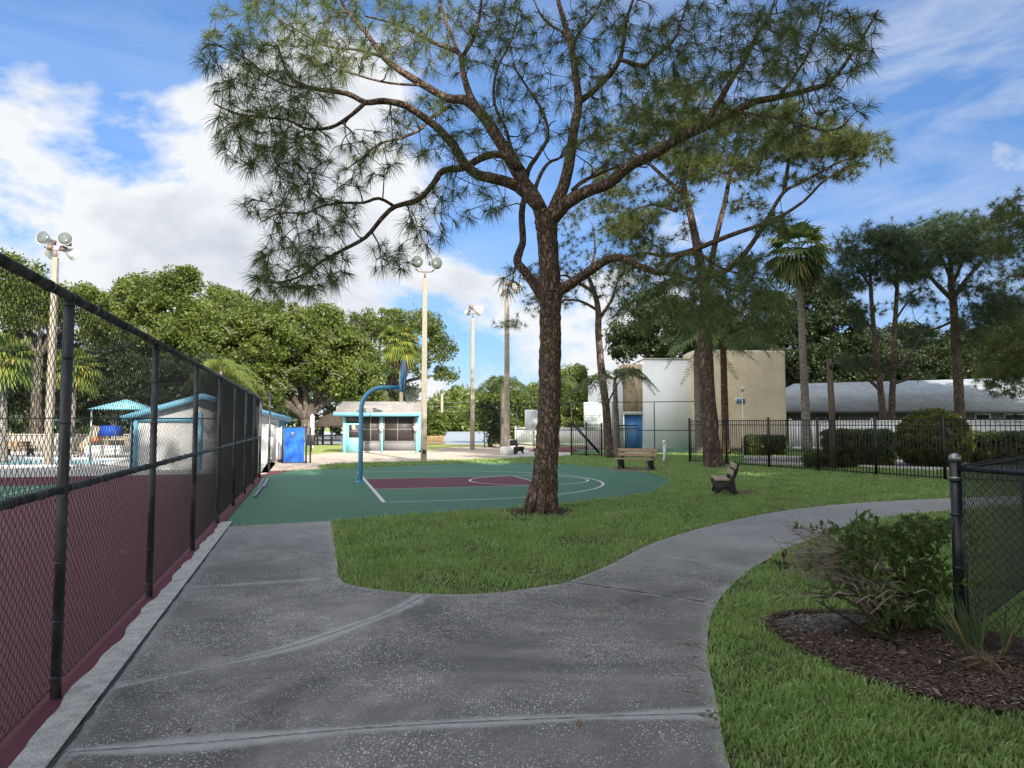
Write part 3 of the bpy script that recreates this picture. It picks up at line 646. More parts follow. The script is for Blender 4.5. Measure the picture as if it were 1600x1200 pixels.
b = MB(); b.box(((xa+xb)/2+.05, -.01, 1.22), (.62, .05, .04)); b.build('crossbar', K['screen_low'], wn)
b = MB(); b.box(((xa+xb)/2, -.02, 1.42), (.2, .012, .26)); b.build('notice', K['tan'], do)
b = MB(); b.box(((xa+xb)/2, .03, 1.93), (xb-xa, .04, .4)); b.build('transom', K['screen'], sh)
for pa, pb, mul in ((566, 595, 579.5), (599.5, 649.5, 621.5)):
    a, c = xs(pa)-xs(597), xs(pb)-xs(597)
    b = MB(); b.box(((a+c)/2, .07, 1.38), (c-a, .02, 1.5)); wn = b.build('window', K['screen'], sh)
    b = MB(); b.box((xs(mul)-xs(597), .045, 1.38), (.05, .04, 1.5)); b.box(((a+c)/2, .045, 1.33), (c-a, .035, .04)); b.box((a+.03, .045, 1.38), (.06, .038, 1.5)); b.box((c-.05, .045, 1.38), (.1, .038, 1.5)); b.box(((a+c)/2, .045, .64), (c-a, .036, .05)); b.build('frame', K['mullion'], wn)
    b = MB(); b.box(((a+c)/2, .07, .36), (c-a, .04, .5)); b.build('lower_panel', K['screen_low'], sh)
for px in (597, 650.5):
    b = MB(); b.box((xs(px)-xs(597), -.08, 1.42), (.26, .16, .18)); b.lathe([(.1, 0), (.06, .1)], 10, Matrix.Translation((xs(px)-xs(597), -.12, 1.24))); b.build('lamp', K['white'], sh)
rf = MB(); e0, e1 = x0-.42, x1+.2
rf.add([(e0,-.5,hw+.08),(e1,-.5,hw+.08),(e1,dp/2,hw+.78),(e0,dp/2,hw+.78),(e0,-.5,hw+.02),(e1,-.5,hw+.02),(e1,dp/2,hw+.70),(e0,dp/2,hw+.70)], [(0,1,2,3),(7,6,5,4),(0,4,5,1),(1,5,6,2),(3,7,4,0)])
rf.add([(e0,dp/2,hw+.78),(e1,dp/2,hw+.78),(e1,dp+.5,hw+.08),(e0,dp+.5,hw+.08),(e0,dp/2,hw+.7),(e1,dp/2,hw+.7),(e1,dp+.5,hw+.02),(e0,dp+.5,hw+.02)], [(0,1,2,3),(7,6,5,4),(1,5,6,2),(2,6,7,3),(3,7,4,0)])
ro = rf.build('roof', K['shingle'], sh)
b = MB(); b.box(((e0+e1)/2, -.53, hw+.0), (e1-e0+.06, .05, .19)); b.build('fascia', K['trim_blue'], ro)
b = MB(); b.add([(x0,.0,hw),(x0,dp,hw),(x0,dp/2,hw+.7)], [(0,1,2)]); b.add([(x1,.0,hw),(x1,dp,hw),(x1,dp/2,hw+.7)], [(0,1,2)]); b.build('gable', K['aqua'], sh)
# ---------------------------------------------------------------- gabled pool house behind the fence
A = Vector((-13.4, 25.4, 0)); Cc = Vector((XZ(312, 25.6), 25.6, 0)); B = Vector((XZ(437, 31), 31, 0)); D = B+(A-Cc)*1.0; hl, hc = 1.92, 2.62
ph = thing('pool_house', 'white pool house with sky blue trim behind the left fence', 'building', Cc)
def q(p, z): return (p.x-Cc.x, p.y-Cc.y, z)
pr = A.lerp(Cc, .03)
b = MB(); b.quad(q(pr,0),q(Cc,0),q(Cc,hc),q(pr,hl)); b.quad(q(Cc,0),q(B,0),q(B,hl),q(Cc,hc)); b.quad(q(B,0),q(D,0),q(D,hl-.3),q(B,hl)); b.quad(q(D,0),q(pr,0),q(pr,hl),q(D,hl-.3)); b.build('wall', K['shed_wall'], ph)
uo = (Cc-B).normalized(); lo = (A-Cc).normalized()
out = (-(B-D).normalized()*0)
A2 = A+lo*.35+uo*.25; C2 = Cc+uo*.35-lo*.3; B2 = B-uo*.25-lo*.35; D2_ = D+lo*.3-uo*.3
b = MB()
b.add([q(A2,hl-.02),q(C2,hc+.08),q(B2,hl-.02),q(D2_,hl-.35),q(A2,hl-.1),q(C2,hc),q(B2,hl-.1),q(D2_,hl-.43)], [(0,1,2),(0,2,3),(4,6,5),(4,7,6)]); rp = b.build('roof', K['roof_blue'], ph)
b = MB()
for p_, q_, za, zb in ((A2, C2, hl-.09, hc+.01), (C2, B2, hc+.01, hl-.09), (B2, D2_, hl-.09, hl-.42)): b.bar(Vector(q(p_, za)), Vector(q(q_, zb)), .05, .2)
b.build('fascia', K['trim_blue'], rp)
b = MB(); b.bar(Vector(q(pr, hl-.13))+uo*.04, Vector(q(Cc, hl-.13))+uo*.04, .05, .16); b.build('band', K['trim_blue'], ph)
for p_ in (pr+uo*.03+lo*.1, Cc+uo*.04-lo*.02, B-uo*.12-lo*.04):
    b = MB(); b.box(q(p_, hl/2+.06), (.2, .2, hl+.1 if p_ is not None else 1), math.atan2(lo.y, lo.x)); b.build('corner_post', K['trim_blue'], ph)
pd = B.lerp(Cc, .13)-lo*.03
b = MB(); b.box(q(pd, .82), (.06, .75, 1.64), math.atan2(uo.y, uo.x)-PI/2); b.build('door', K['white'], ph)
# pool side things seen through the mesh
def canopy():
    c = W(197, 640, 33); o = thing('shade_canopy', 'turquoise hipped fabric canopy on thin posts above the pool terrace', 'canopy', (c.x, c.y, 0)); z = c.z
    b = MB(); w_ = 1.15; b.add([(-w_,-w_,z),(w_,-w_,z),(w_,w_,z),(-w_,w_,z),(0,0,z+.48)], [(0,1,4),(1,2,4),(2,3,4),(3,0,4),(3,2,1,0)]); b.build('fabric', K['aqua'], o)
    for x, y in ((-1,-1),(1,-1),(1,1),(-1,1)):
        b = MB(); b.cyl((x, y, 0), (x, y, z+.05), .04, 8); b.build('leg', K['metal'], o)
canopy()
cc_ = G(164, 707)
pl_ = thing('pool_slide', 'blue and tan pool play slide behind the fence', 'slide', cc_)
b = MB(); b.add([(-.2,-.5,.95),(.75,-.5,.95),(.75,.5,.95),(-.2,.5,.95),(0.05,-.5,1.55),(.75,-.5,1.5),(.75,.5,1.5),(.05,.5,1.55)], [(0,3,2,1),(4,5,6,7),(0,1,5,4),(1,2,6,5),(2,3,7,6),(3,0,4,7)]); b.build('canopy', K['canvas_blue'], pl_)
b = MB(); b.tube([(-.35,-.2,1.5),(-.42,-.25,1.2),(-.5,-.3,.9),(-.9,-.35,.45),(-1.2,-.4,.15)], [.3,.3,.28,.26,.24], 12); b.build('chute', K['tan'], pl_, True)
b = MB(); b.lathe([(.0, 0), (.24, .02), (.26, .12), (.2, .2)], 14, Matrix.Translation((-.35, -.45, .62))); b.build('hub', K['orange'], pl_, True)
for x in (.1, .7, 1.3):
    b = MB(); b.box((x, .3, .7), (.09, .09, 1.4)); b.build('leg', K['tan'], pl_)
b = MB(); b.box((.7, 0, .75), (1.3, .9, .1)); b.build('platform', K['tan'], pl_)
for px, py, lab, m in ((162, 709, 'white pool storage chest in front of the play slide', 'white'), (192, 709, 'white pool chest next to the pool house corner post', 'sign_white')):
    c = G(px, py)+Vector((0, -.9, 0)); o = thing('storage_chest', lab, 'chest', c, .1, 'pool chests'); b = MB(); b.box((0, 0, .2), (.8, .5, .4)); bevel(b.build('body', K[m], o), .03); b = MB(); b.box((0, 0, .44), (.84, .54, .08)); bevel(b.build('lid', K[m], o), .02)
make_bench('yellow wooden bench at the far left by the pool', G(28, 712), PI, 1.6, K['wood'], 'park benches')
c = G(-40, 709); o = thing('low_wall', 'low stone wall across the far side of the pool', 'wall', c)
b = MB(); b.box((2.2, 3.5, .48), (9, .3, .95)); b.build('body', K['stone'], o); b = MB(); b.box((2.2, 3.5, 1.0), (9.1, .38, .07)); b.build('coping', K['slab'], o)
pf = thing('pool_fence', 'thin pool fence of black posts along the far end of the maroon court', 'fence', FP(20.6, -.3))
for k in range(8):
    p = FN*(-1.9*k); b = MB(); b.cyl(p, p+Vector((0, 0, 1.85)), .028, 8); b.build('post', K['fence'], pf)
b = MB(); b.cyl((0, 0, 1.82), FN*-13.3+Vector((0, 0, 1.82)), .02, 8); b.build('top_rail', K['fence'], pf)
b = MB(); chain(b, FN*-13.3, FN, 13.3, .03, 1.82, .07, .065, .0022); b.build('wire_mesh', K['fence'], pf)
# ---------------------------------------------------------------- blue gate, white board, bin, hut
bg_ = thing('gate', 'chain link gate covered with a bright blue tarp', 'gate', G(441, 724))
u = G(478, 724)-G(441, 724); Lg = u.length; hg = 1.5
b = MB(); b.cyl((0, 0, 0), (0, 0, hg+.1), .035, 10); b.cyl((Lg, 0, 0), (Lg, 0, hg+.06), .035, 10); b.cyl((Lg+.12, .2, 0), (Lg+.12, .2, hg), .035, 10); b.cyl((0, 0, hg), (Lg, 0, hg), .025, 8); b.cyl((0, 0, .06), (Lg, 0, .06), .025, 8); b.build('frame', K['fence'], bg_, True)
b = MB(); nx, nz = 22, 30
V = [(.07+(Lg-.14)*i/nx, -.035+.005*math.sin(i*1.1+j*.35)+.006*math.sin(j*.55), .05+(hg-.07)*j/nz-.015*math.cos(i*1.9)*(j == nz)) for j in range(nz+1) for i in range(nx+1)]
b.add(V, [(j*(nx+1)+i, j*(nx+1)+i+1, (j+1)*(nx+1)+i+1, (j+1)*(nx+1)+i) for j in range(nz) for i in range(nx)]); tp = b.build('tarp', K['tarp'], bg_, True)
b = MB(); b.cyl((Lg*.42, -.06, hg-.2), (Lg*.42, -.06, hg-.36), .03, 8); b.tube([(Lg*.48, -.06, hg-.2), (Lg*.5, -.06, hg-.28), (Lg*.48, -.06, hg-.37)], .016, 6); b.build('print', K['tan'], tp)
wb = thing('screen_panel', 'white board panel between the fence end and the blue gate', 'panel', G(423, 722)); u = G(439, 722)-G(423, 722)
b = MB(); b.box((u.length/2, .1, .78), (u.length, .06, 1.36)); bevel(b.build('board', K['white'], wb), .01); b = MB(); b.box((.03, .1, .05), (.05, .3, .1)); b.box((u.length-.03, .1, .05), (.05, .3, .1)); b.build('foot', K['fence'], wb)
wp = thing('white_post', 'tall white post with pointed cap next to the black bin', 'post', G(487.5, 700.5)); b = MB(); b.box((0, 0, 1.05), (.24, .24, 2.1)); bevel(b.build('shaft', K['white'], wp), .02)
b = MB(); b.lathe([(.18, 2.1), (.17, 2.14), (.02, 2.3)], 4, Matrix.Rotation(PI/4, 4, 'Z')); b.build('cap', K['white'], wp)
bn = thing('litter_bin', 'dark litter bin on a stand in front of the white post', 'bin', G(486, 705)); b = MB(); b.box((0, 0, .62), (.42, .36, .56)); bevel(b.build('body', K['bench_black'], bn), .03); b = MB(); b.box((0, 0, .94), (.46, .4, .06)); bevel(b.build('lid', K['bench_black'], bn), .015); b = MB(); b.cyl((0, 0, 0), (0, 0, .36), .06, 10); b.build('stand', K['fence'], bn)
ht = thing('thatched_hut', 'open hut with shaggy brown thatched roof left of the shed', 'hut', G(518, 695)); hx = 1.15
for x, y in ((-.9, -.8), (.2, -.8), (.9, .8), (-.9, .8)):
    b = MB(); b.cyl((x, y, 0), (x, y, 1.75), .09, 8); b.build('post', K['dark'], ht)
b = MB(); V = []; m = 26
for r_, z_ in ((1.35, 1.42), (1.2, 1.75), (.7, 2.2), (.1, 2.5)):
    for k in range(m): V.append((r_*math.cos(2*PI*k/m)*random.uniform(.9, 1.1), r_*math.sin(2*PI*k/m)*random.uniform(.9, 1.1), z_+random.uniform(-.12, .08)))
b.add(V, [(i*m+k, i*m+(k+1) % m, (i+1)*m+(k+1) % m, (i+1)*m+k) for i in range(3) for k in range(m)]); rb = b.build('roof', K['thatch'], ht)
b = MB()
for k in range(420):
    t = random.uniform(0, 2*PI); r_ = random.uniform(.5, 1.36); z_ = 2.42-(r_/1.36)**1.3*.85; c = Vector((r_*math.cos(t), r_*math.sin(t), z_)); e = c+Vector((.28*math.cos(t), .28*math.sin(t), -.32)); s_ = Vector((-math.sin(t), math.cos(t), 0))*.03
    b.quad(c-s_, c+s_, e+s_*.3, e-s_*.3)
b.build('fringe', K['thatch'], rb)
b = MB(); b.bar((-.9, -.8, .75), (.9, -.8, .75), .06, .1); b.bar((-.9, -.8, .4), (.9, -.8, .4), .06, .1); b.build('rail', K['dark'], ht)
# ---------------------------------------------------------------- white vinyl fences and dock rail
def vinyl(label, pts, h, bay=2.4):
    o = thing('vinyl_fence', label, 'fence', pts[0], 0, 'white vinyl fences'); P = [Vector(p)-Vector(pts[0]) for p in pts]
    for a, c in zip(P[:-1], P[1:]):
        n = max(1, round((c-a).length/bay)); d = (c-a)/n; rz = math.atan2(d.y, d.x)
        for k in range(n):
            s = a+d*k; m = s+d/2; b = MB(); np_ = int(d.length/.28)
            for q_ in range(np_): b.box(s+d*((q_+.5)/np_)+Vector((0, 0, h/2)), (d.length/np_-.006, .03, h-.2), rz)
            for z in (.1, h-.06): b.box(m+Vector((0, 0, z)), (d.length, .05, .14), rz)
            b.build('panel', K['vinyl'], o)
            b = MB(); b.box(s+Vector((0, 0, h/2)), (.14, .14, h+.06), rz); b.lathe([(.11, 0), (.11, .03), (.01, .09)], 4, Matrix.Translation(s+Vector((0, 0, h+.03))) @ Matrix.Rotation(rz+PI/4, 4, 'Z')); b.build('post', K['vinyl'], o)
    return o
vinyl('white panel fence behind the hedges and below the long grey roof', [Vector((XZ(1234, 45.5), 45.5, 0)), Vector((XZ(1700, 43), 43, 0))], 1.86)
vinyl('white panel fence beyond the far tennis court', [G(806, 694.5), G(835, 695.5), G(925, 697)], 1.35)
dk = thing('dock_rail', 'brown wooden picket rail between the shed and the white fence', 'railing', G(668, 695)); d = G(694, 694.5)-G(668, 695); b = MB()
for k in range(14): b.box(d*(k/13)+Vector((0, 0, .35)), (.06, .05, .7))
for z in (.15, .62): b.bar((0, .03, z), d+Vector((0, .03, z)), .05, .07)
b.build('pickets', K['wood'], dk)
# ---------------------------------------------------------------- far tennis fence with boards
tf = thing('chain_link_fence', 'tall distant chain link fence round the far tennis court before the white building', 'fence', G(757, 699)); o0 = G(757, 699); d1 = G(893, 704)-o0; d2 = G(1090, 706)-o0; hF = 2.95
for t in np.linspace(0, 1, 6): b = MB(); b.cyl(d1*t, d1*t+Vector((0, 0, hF)), .03, 8); b.build('post', K['fence'], tf)
for t in np.linspace(.34, 1, 3): b = MB(); p = d1.lerp(d2, t); b.cyl(p, p+Vector((0, 0, hF)), .03, 8); b.build('post', K['fence'], tf)
for z in (hF, 1.25):
    b = MB(); b.tube([Vector((0, 0, z)), d1+Vector((0, 0, z)), d2+Vector((0, 0, z))], .024, 8); b.build('rail', K['fence'], tf)
b = MB(); chain(b, (0, 0, 0), d1.normalized(), d1.length, .05, hF, .07, .065, .0024); b.build('wire_mesh', K['fence'], tf)
K['sign_ink'] = mat('faded_print', (.42,.5,.51), (.36,.45,.46), 3, .5)
sb = thing('notice_board', 'pale notice board with a teal heading on the far tennis fence', 'sign', W(929, 661, 43.4)); b = MB(); b.box((0, 0, .42), (1.3, .04, 1.7)); pnl = b.build('board', K['sign_white'], sb)
b = MB()
for k in range(11): b.box((-.52+k*.104, -.024, 1.13), (.07, .006, .11))
b.build('heading', K['sign_teal'], pnl)
b = MB()
for k in range(6): b.box((-.05+.03*(k % 2), -.024, .92-k*.15), (1.0-.1*(k % 3), .006, .035))
b.build('text_lines', K['sign_ink'], pnl)
sb2 = thing('notice_board', 'tall narrow white board on the far tennis fence left of the big pine', 'sign', W(830, 656, 42)); b = MB(); b.box((0, 0, 0), (.75, .04, 1.2)); pn2 = b.build('board', K['sign_white'], sb2); b = MB()
for k in range(8): b.box((0, -.024, .45-k*.12), (.62, .006, .02))
b.build('text_lines', K['sign_ink'], pn2)
# ---------------------------------------------------------------- white and beige buildings
dW = 47.0; X = lambda px, d=dW: XZ(px, d)
wb_ = thing('white_building', 'tall windowless white building with blue door and stained beige panel', 'building', (X(1000), dW, 0)); ox = X(1000)
zt = W(0, 562, dW).z; zl = W(0, 577, dW).z; zb = W(0, 568, dW).z
b = MB(); b.box(((X(1007)+X(1085, 46.9))/2-ox, 4, zt/2), (X(1085)-X(1007), 8, zt)); b.box(((X(922)+X(975))/2-ox, .9, zl/2), (X(975)-X(922), 1.0, zl)); b.build('wall', K['stucco_white'], wb_)
zd = W(0, 643, dW).z
b = MB(); b.box(((X(975)+X(1007))/2-ox, 1.3, (zb+zd)/2), (X(1007)-X(975)-.01, 1.4, zb-zd)); b.build('panel', K['stucco_stain'], wb_)
b = MB(); b.box(((X(975)+X(1007))/2-ox, .45, zd-.1), (X(1007)-X(975)-.1, .25, .22)); b.build('lintel', K['slab'], wb_)
b = MB(); b.box(((X(977)+X(1007))/2-ox, .75, zd/2-.1), (X(1007)-X(977)-.1, .08, zd-.2)); dd = b.build('door', K['blue_door'], wb_)
b = MB(); b.box((X(985.5)-ox, .70, zd/2-.1), (.02, .03, zd-.25)); b.box((X(984)-ox, .69, 1.05), (.05, .05, .16)); b.build('handle', K['metal'], dd)
b = MB(); b.box(((X(1007)+X(1085))/2-ox, 4, zt+.05), (X(1085)-X(1007)+.12, 8.1, .1)); b.build('parapet', K['slab'], wb_)
dB = 46.45; bx = thing('beige_building', 'tall blank beige stucco building behind the second pine', 'building', (XZ(1158, dB), dB, 0)); xa, xb = XZ(1084, dB)-XZ(1158, dB), XZ(1229, dB)-XZ(1158, dB); zt = W(0, 548, dB).z
b = MB(); b.box(((xa+xb)/2, 1.4, zt/2), (xb-xa, 2.8, zt)); bevel(b.build('wall', K['stucco_beige'], bx), .12, 3)
b = MB(); b.box(((xa+xb)/2, 1.4, zt+.02), (xb-xa-.3, 2.5, .1)); b.build('parapet', K['slab'], bx)
ss = thing('wall_sign', 'small blue sign mounted on the beige stucco wall', 'sign', W(1157, 626, dB-.06)); b = MB(); b.box((0, 0, 0), (.64, .03, .35)); pn = b.build('board', K['white'], ss); b = MB(); b.box((0, -.018, 0), (.52, .012, .26)); b.build('face', K['sign_blue'], pn); b = MB(); b.box((-.02, -.027, .05), (.2, .006, .025)); b.box((-.05, -.027, -.04), (.18, .006, .03)); b.box((.14, -.027, -.05), (.07, .006, .05)); b.build('text_lines', K['sign_white'], pn)
pl2 = thing('path_light', 'small white lamp on a thin stem before the beige wall', 'lamp', G(1161.5, 712)); b = MB(); b.cyl((0, 0, 0), (0, 0, 3.35), .025, 8); b.build('stem', K['white'], pl2); b = MB(); b.lathe([(.02, 3.28), (.1, 3.36), (.16, 3.47), (.1, 3.56), (.02, 3.58)], 14); b.build('head', K['white'], pl2, True)
pv = thing('white_post', 'short white plastic pipe standing on the lawn right of the brown bench', 'post', G(1039, 722)); b = MB(); b.cyl((0, 0, 0), (0, 0, .88), .075, 14); b.build('shaft', K['white'], pv, True); b = MB(); b.lathe([(.08, .84), (.09, .85), (.09, .93), (.05, .95)], 14); b.build('cap', K['white'], pv, True); b = MB(); b.box((-.06, -.05, .1), (.09, .09, .16)); b.box((-.07, -.05, .82), (.08, .08, .1)); b.build('fitting', K['white'], pv)
up = thing('utility_pole', 'short dark wooden pole among the hedges inside the iron fence', 'pole', G(1302, 733)); b = MB(); b.tube([(0, 0, 0), (.0, 0, 2.2), (-.05, 0, W(1298, 559, 25.6).z)], [.12, .115, .105], 12); b.build('shaft', K['wood_pole'], up, True); b = MB(); b.box((-.05, -.1, W(0, 572, 25.6).z), (.08, .06, .16)); b.build('box', K['dark'], up)
# long house with grey roof
dh = 54; hs = thing('house', 'long low house with a blue grey shingled roof behind the white fence', 'house', (XZ(1225, dh), dh, 0)); L_ = 34; ez = W(0, 642, dh).z; rz_ = W(0, 595, dh+6).z
b = MB(); b.box((L_/2+.6, 6.1, ez/2), (L_-1.2, 11, ez)); b.build('wall', mat('grey_wall', (.17,.17,.18), (.14,.14,.15), 1, .8), hs)
b = MB(); b.add([(-.3,0,ez),(L_,0,ez),(L_,12,ez),(-.3,12,ez),(3.2,6,rz_-.25),(L_-3,6,rz_+.5)], [(0,1,5,4),(1,2,5),(2,3,4,5),(3,0,4),(3,2,1,0)]); rf = b.build('roof', K['roof_blue'], hs)
b = MB(); b.box((L_/2-.15, -.02, ez-.08), (L_+.3, .06, .2)); b.build('fascia', mat('dark_fascia', (.12,.12,.125), None, 1, .6), rf)
for px, w_, m in ((1534, 1.0, 'glass'), (1577, .75, 'glass'), (1592, .75, 'glass'), (1300, .9, 'glass'), (1420, .8, 'glass')):
    x = XZ(px, dh+.6)-XZ(1225, dh); b = MB(); b.box((x, .56, ez-.75), (w_+.22, .08, 1.1)); fr = b.build('window', K['white' if px > 1500 else 'metal'], hs); b = MB(); b.box((x, .51, ez-.75), (w_, .03, .9)); b.build('pane', K['glass'], fr)
uw = thing('utility_pole', 'distant pale utility pole above the bushes right of the shed', 'pole', (XZ(690.5, 85), 85, 0)); b = MB(); b.cyl((0, 0, 0), (0, 0, W(0, 615, 85).z), .16, 8); b.build('shaft', K['concrete_pole'], uw)
for z in (612, 628, 636): pass
b = MB()
for yy in (629, 636, 643): b.tube([W(600, yy-2, 85)-uw.location, W(645, yy+.5, 85)-uw.location, W(690, yy-1, 85)-uw.location, W(740, yy+1, 85)-uw.location, W(800, yy, 85)-uw.location], .018, 4)
b.build('cables', K['metal'], uw)
struct('lake', MB().sheet([(-34, 57, -.01), (-2.4, 57.5, -.01), (-1.5, 62, -.01), (14, 150, -.01), (-70, 150, -.01)], -.008), mat('lake_water', (.4,.43,.46), (.36,.39,.42), .3, .35, .05, 1.2, fine=0))
# ---------------------------------------------------------------- vegetation helpers
def unit(n):
    v = RNG.normal(size=(n, 3)); return v/np.linalg.norm(v, axis=1)[:, None]
def perp(d):
    a = np.where(np.abs(d[:, 2:3]) < .9, np.array([[0, 0, 1.]]), np.array([[1., 0, 0]])); u = np.cross(d, a); u /= np.linalg.norm(u, axis=1)[:, None]
    return u, np.cross(d, u)
def leaves(mb, cen, rad, n, size, flat=.75, wid=.5):
    """n small pointed leaves round every clump centre"""
    cen = np.asarray(cen); m = len(cen)*n; C = np.repeat(cen, n, 0); rr = np.repeat(np.broadcast_to(rad, len(cen)), n)[:, None]
    P = C+unit(m)*(RNG.random((m, 1))**.45)*rr*np.array([1, 1, flat])
    nrm = unit(m)+np.array([0, 0, .55]); nrm /= np.linalg.norm(nrm, axis=1)[:, None]
    u, v = perp(nrm); a = RNG.uniform(0, 2*PI, (m, 1)); U = u*np.cos(a)+v*np.sin(a); Vv = np.cross(nrm, U); s = size*RNG.uniform(.6, 1.35, (m, 1))
    mb.add(np.stack([P-U*s, P+Vv*s*wid-nrm*s*.12, P+U*s, P-Vv*s*wid-nrm*s*.12], 1).reshape(-1, 3), np.arange(4*m).reshape(-1, 4))
def tufts(mb, cen, dirs, n, length, w, droop=.22, bend=False, spread=(8, 100)):
    cen = np.asarray(cen); dirs = np.asarray(dirs); m = len(cen)*n; C = np.repeat(cen, n, 0); D = np.repeat(dirs, n, 0)
    ph = np.radians(RNG.uniform(spread[0], spread[1], (m, 1))); a = RNG.uniform(0, 2*PI, (m, 1)); u, v = perp(D)
    N_ = D*np.cos(ph)+(u*np.cos(a)+v*np.sin(a))*np.sin(ph); N_[:, 2] -= droop*.5; N_ /= np.linalg.norm(N_, axis=1)[:, None]
    l = length*RNG.uniform(.65, 1.1, (m, 1)); s, _ = perp(N_); aa = RNG.uniform(0, PI, (m, 1)); s2 = np.cross(N_, s); s = s*np.cos(aa)+s2*np.sin(aa)
    base = C-D*RNG.uniform(0, .28, (m, 1))*length+N_*.01; dz = np.array([0, 0, -1.])
    if bend:
        mid = base+N_*l*.55+dz*droop*l*.12; tip = base+N_*l+dz*droop*l*.5
        P = np.stack([base-s*w*.8, base+s*w*.8, mid+s*w, mid-s*w, tip], 1).reshape(-1, 3); i = np.arange(m)*5
        mb.add(P, np.stack([i, i+1, i+2, i+3], 1)); mb.n -= 5*m; mb.A.append(np.stack([i+3, i+2, i+4], 1)+mb.n); mb.n += 5*m
    else:
        tip = base+N_*l+dz*droop*l*.4; P = np.stack([base-s*w, base+s*w, tip], 1).reshape(-1, 3); mb.add(P, np.arange(3*m).reshape(-1, 3))
class Skel:
    """branch skeleton: nodes that twigs can be grown from"""
    def __init__(self): self.P = []; self.Rr = []; self.mb = MB()
    def limb(self, pts, rad, n=8, k=4, wob=.06, reg=True):
        pts = crom(pts, k); rad = np.interp(np.linspace(0, 1, len(pts)), np.linspace(0, 1, len(rad)), rad)
        self.mb.tube(pts, rad, n, wob=wob)
        if reg:
            for p, r in zip(pts, rad): self.P.append(np.array(p)); self.Rr.append(r)
    def grow(self, targets, r0=.03, r1=.008, n=5, curl=.25, sag=0, maxr=1e9, kill=1e9):
        """join every target to the nearest node with a curved twig; returns ends and directions"""
        P = np.array(self.P); Rr = np.array(self.Rr); T = np.asarray(targets)
        d0 = np.array([np.min(((P-t)**2).sum(1)) for t in T]); E = []; Dd = []
        for t in T[np.argsort(d0)]:
            dd = ((P-t)**2).sum(1)+(Rr > maxr)*50; j = int(np.argmin(dd)); a = Vector(P[j]); c = Vector(t); L_ = (c-a).length
            if L_ > kill: continue
            rr = min(Rr[j]*.8, r0*(.4+.3*L_)); side = Vector(unit(1)[0])*L_*curl
            p1 = a.lerp(c, .35)+side+Vector((0, 0, sag*L_)); p2 = a.lerp(c, .72)+side*.5+Vector((0, 0, sag*L_*.6)); pts = crom([a, p1, p2, c], 2)
            self.mb.tube(pts, np.linspace(rr, r1, len(pts)), n)
            q = np.array([tuple(p) for p in pts[2:]]); P = np.vstack([P, q]); Rr = np.concatenate([Rr, np.linspace(rr, r1, len(q))])
            E.append(c); dv = (c-p2); dv = dv.normalized() if dv.length > 1e-5 else Vector((0, 0, 1)); Dd.append(dv)
        self.P = list(P); self.Rr = list(Rr); return np.array([tuple(e) for e in E]), np.array([tuple(e) for e in Dd])
def in_ellipsoid(c, r, n, pw=.4):
    return np.array(c)+unit(n)*(RNG.random((n, 1))**pw)*np.array(r)
def finish(name, label, cat, base, trunk_mb, tmat, crown, group=None, rz=0):
    """crown: list of (mb, material, part name)"""
    o = thing(name, label, cat, base, 0, group)
    for m_, mt, nm in [(trunk_mb, tmat, 'trunk')]+crown:
        c = m_.build(nm, mt, None, nm == 'trunk', None); c.parent = o; c.matrix_parent_inverse = Matrix.Translation(-Vector(base))
    return o
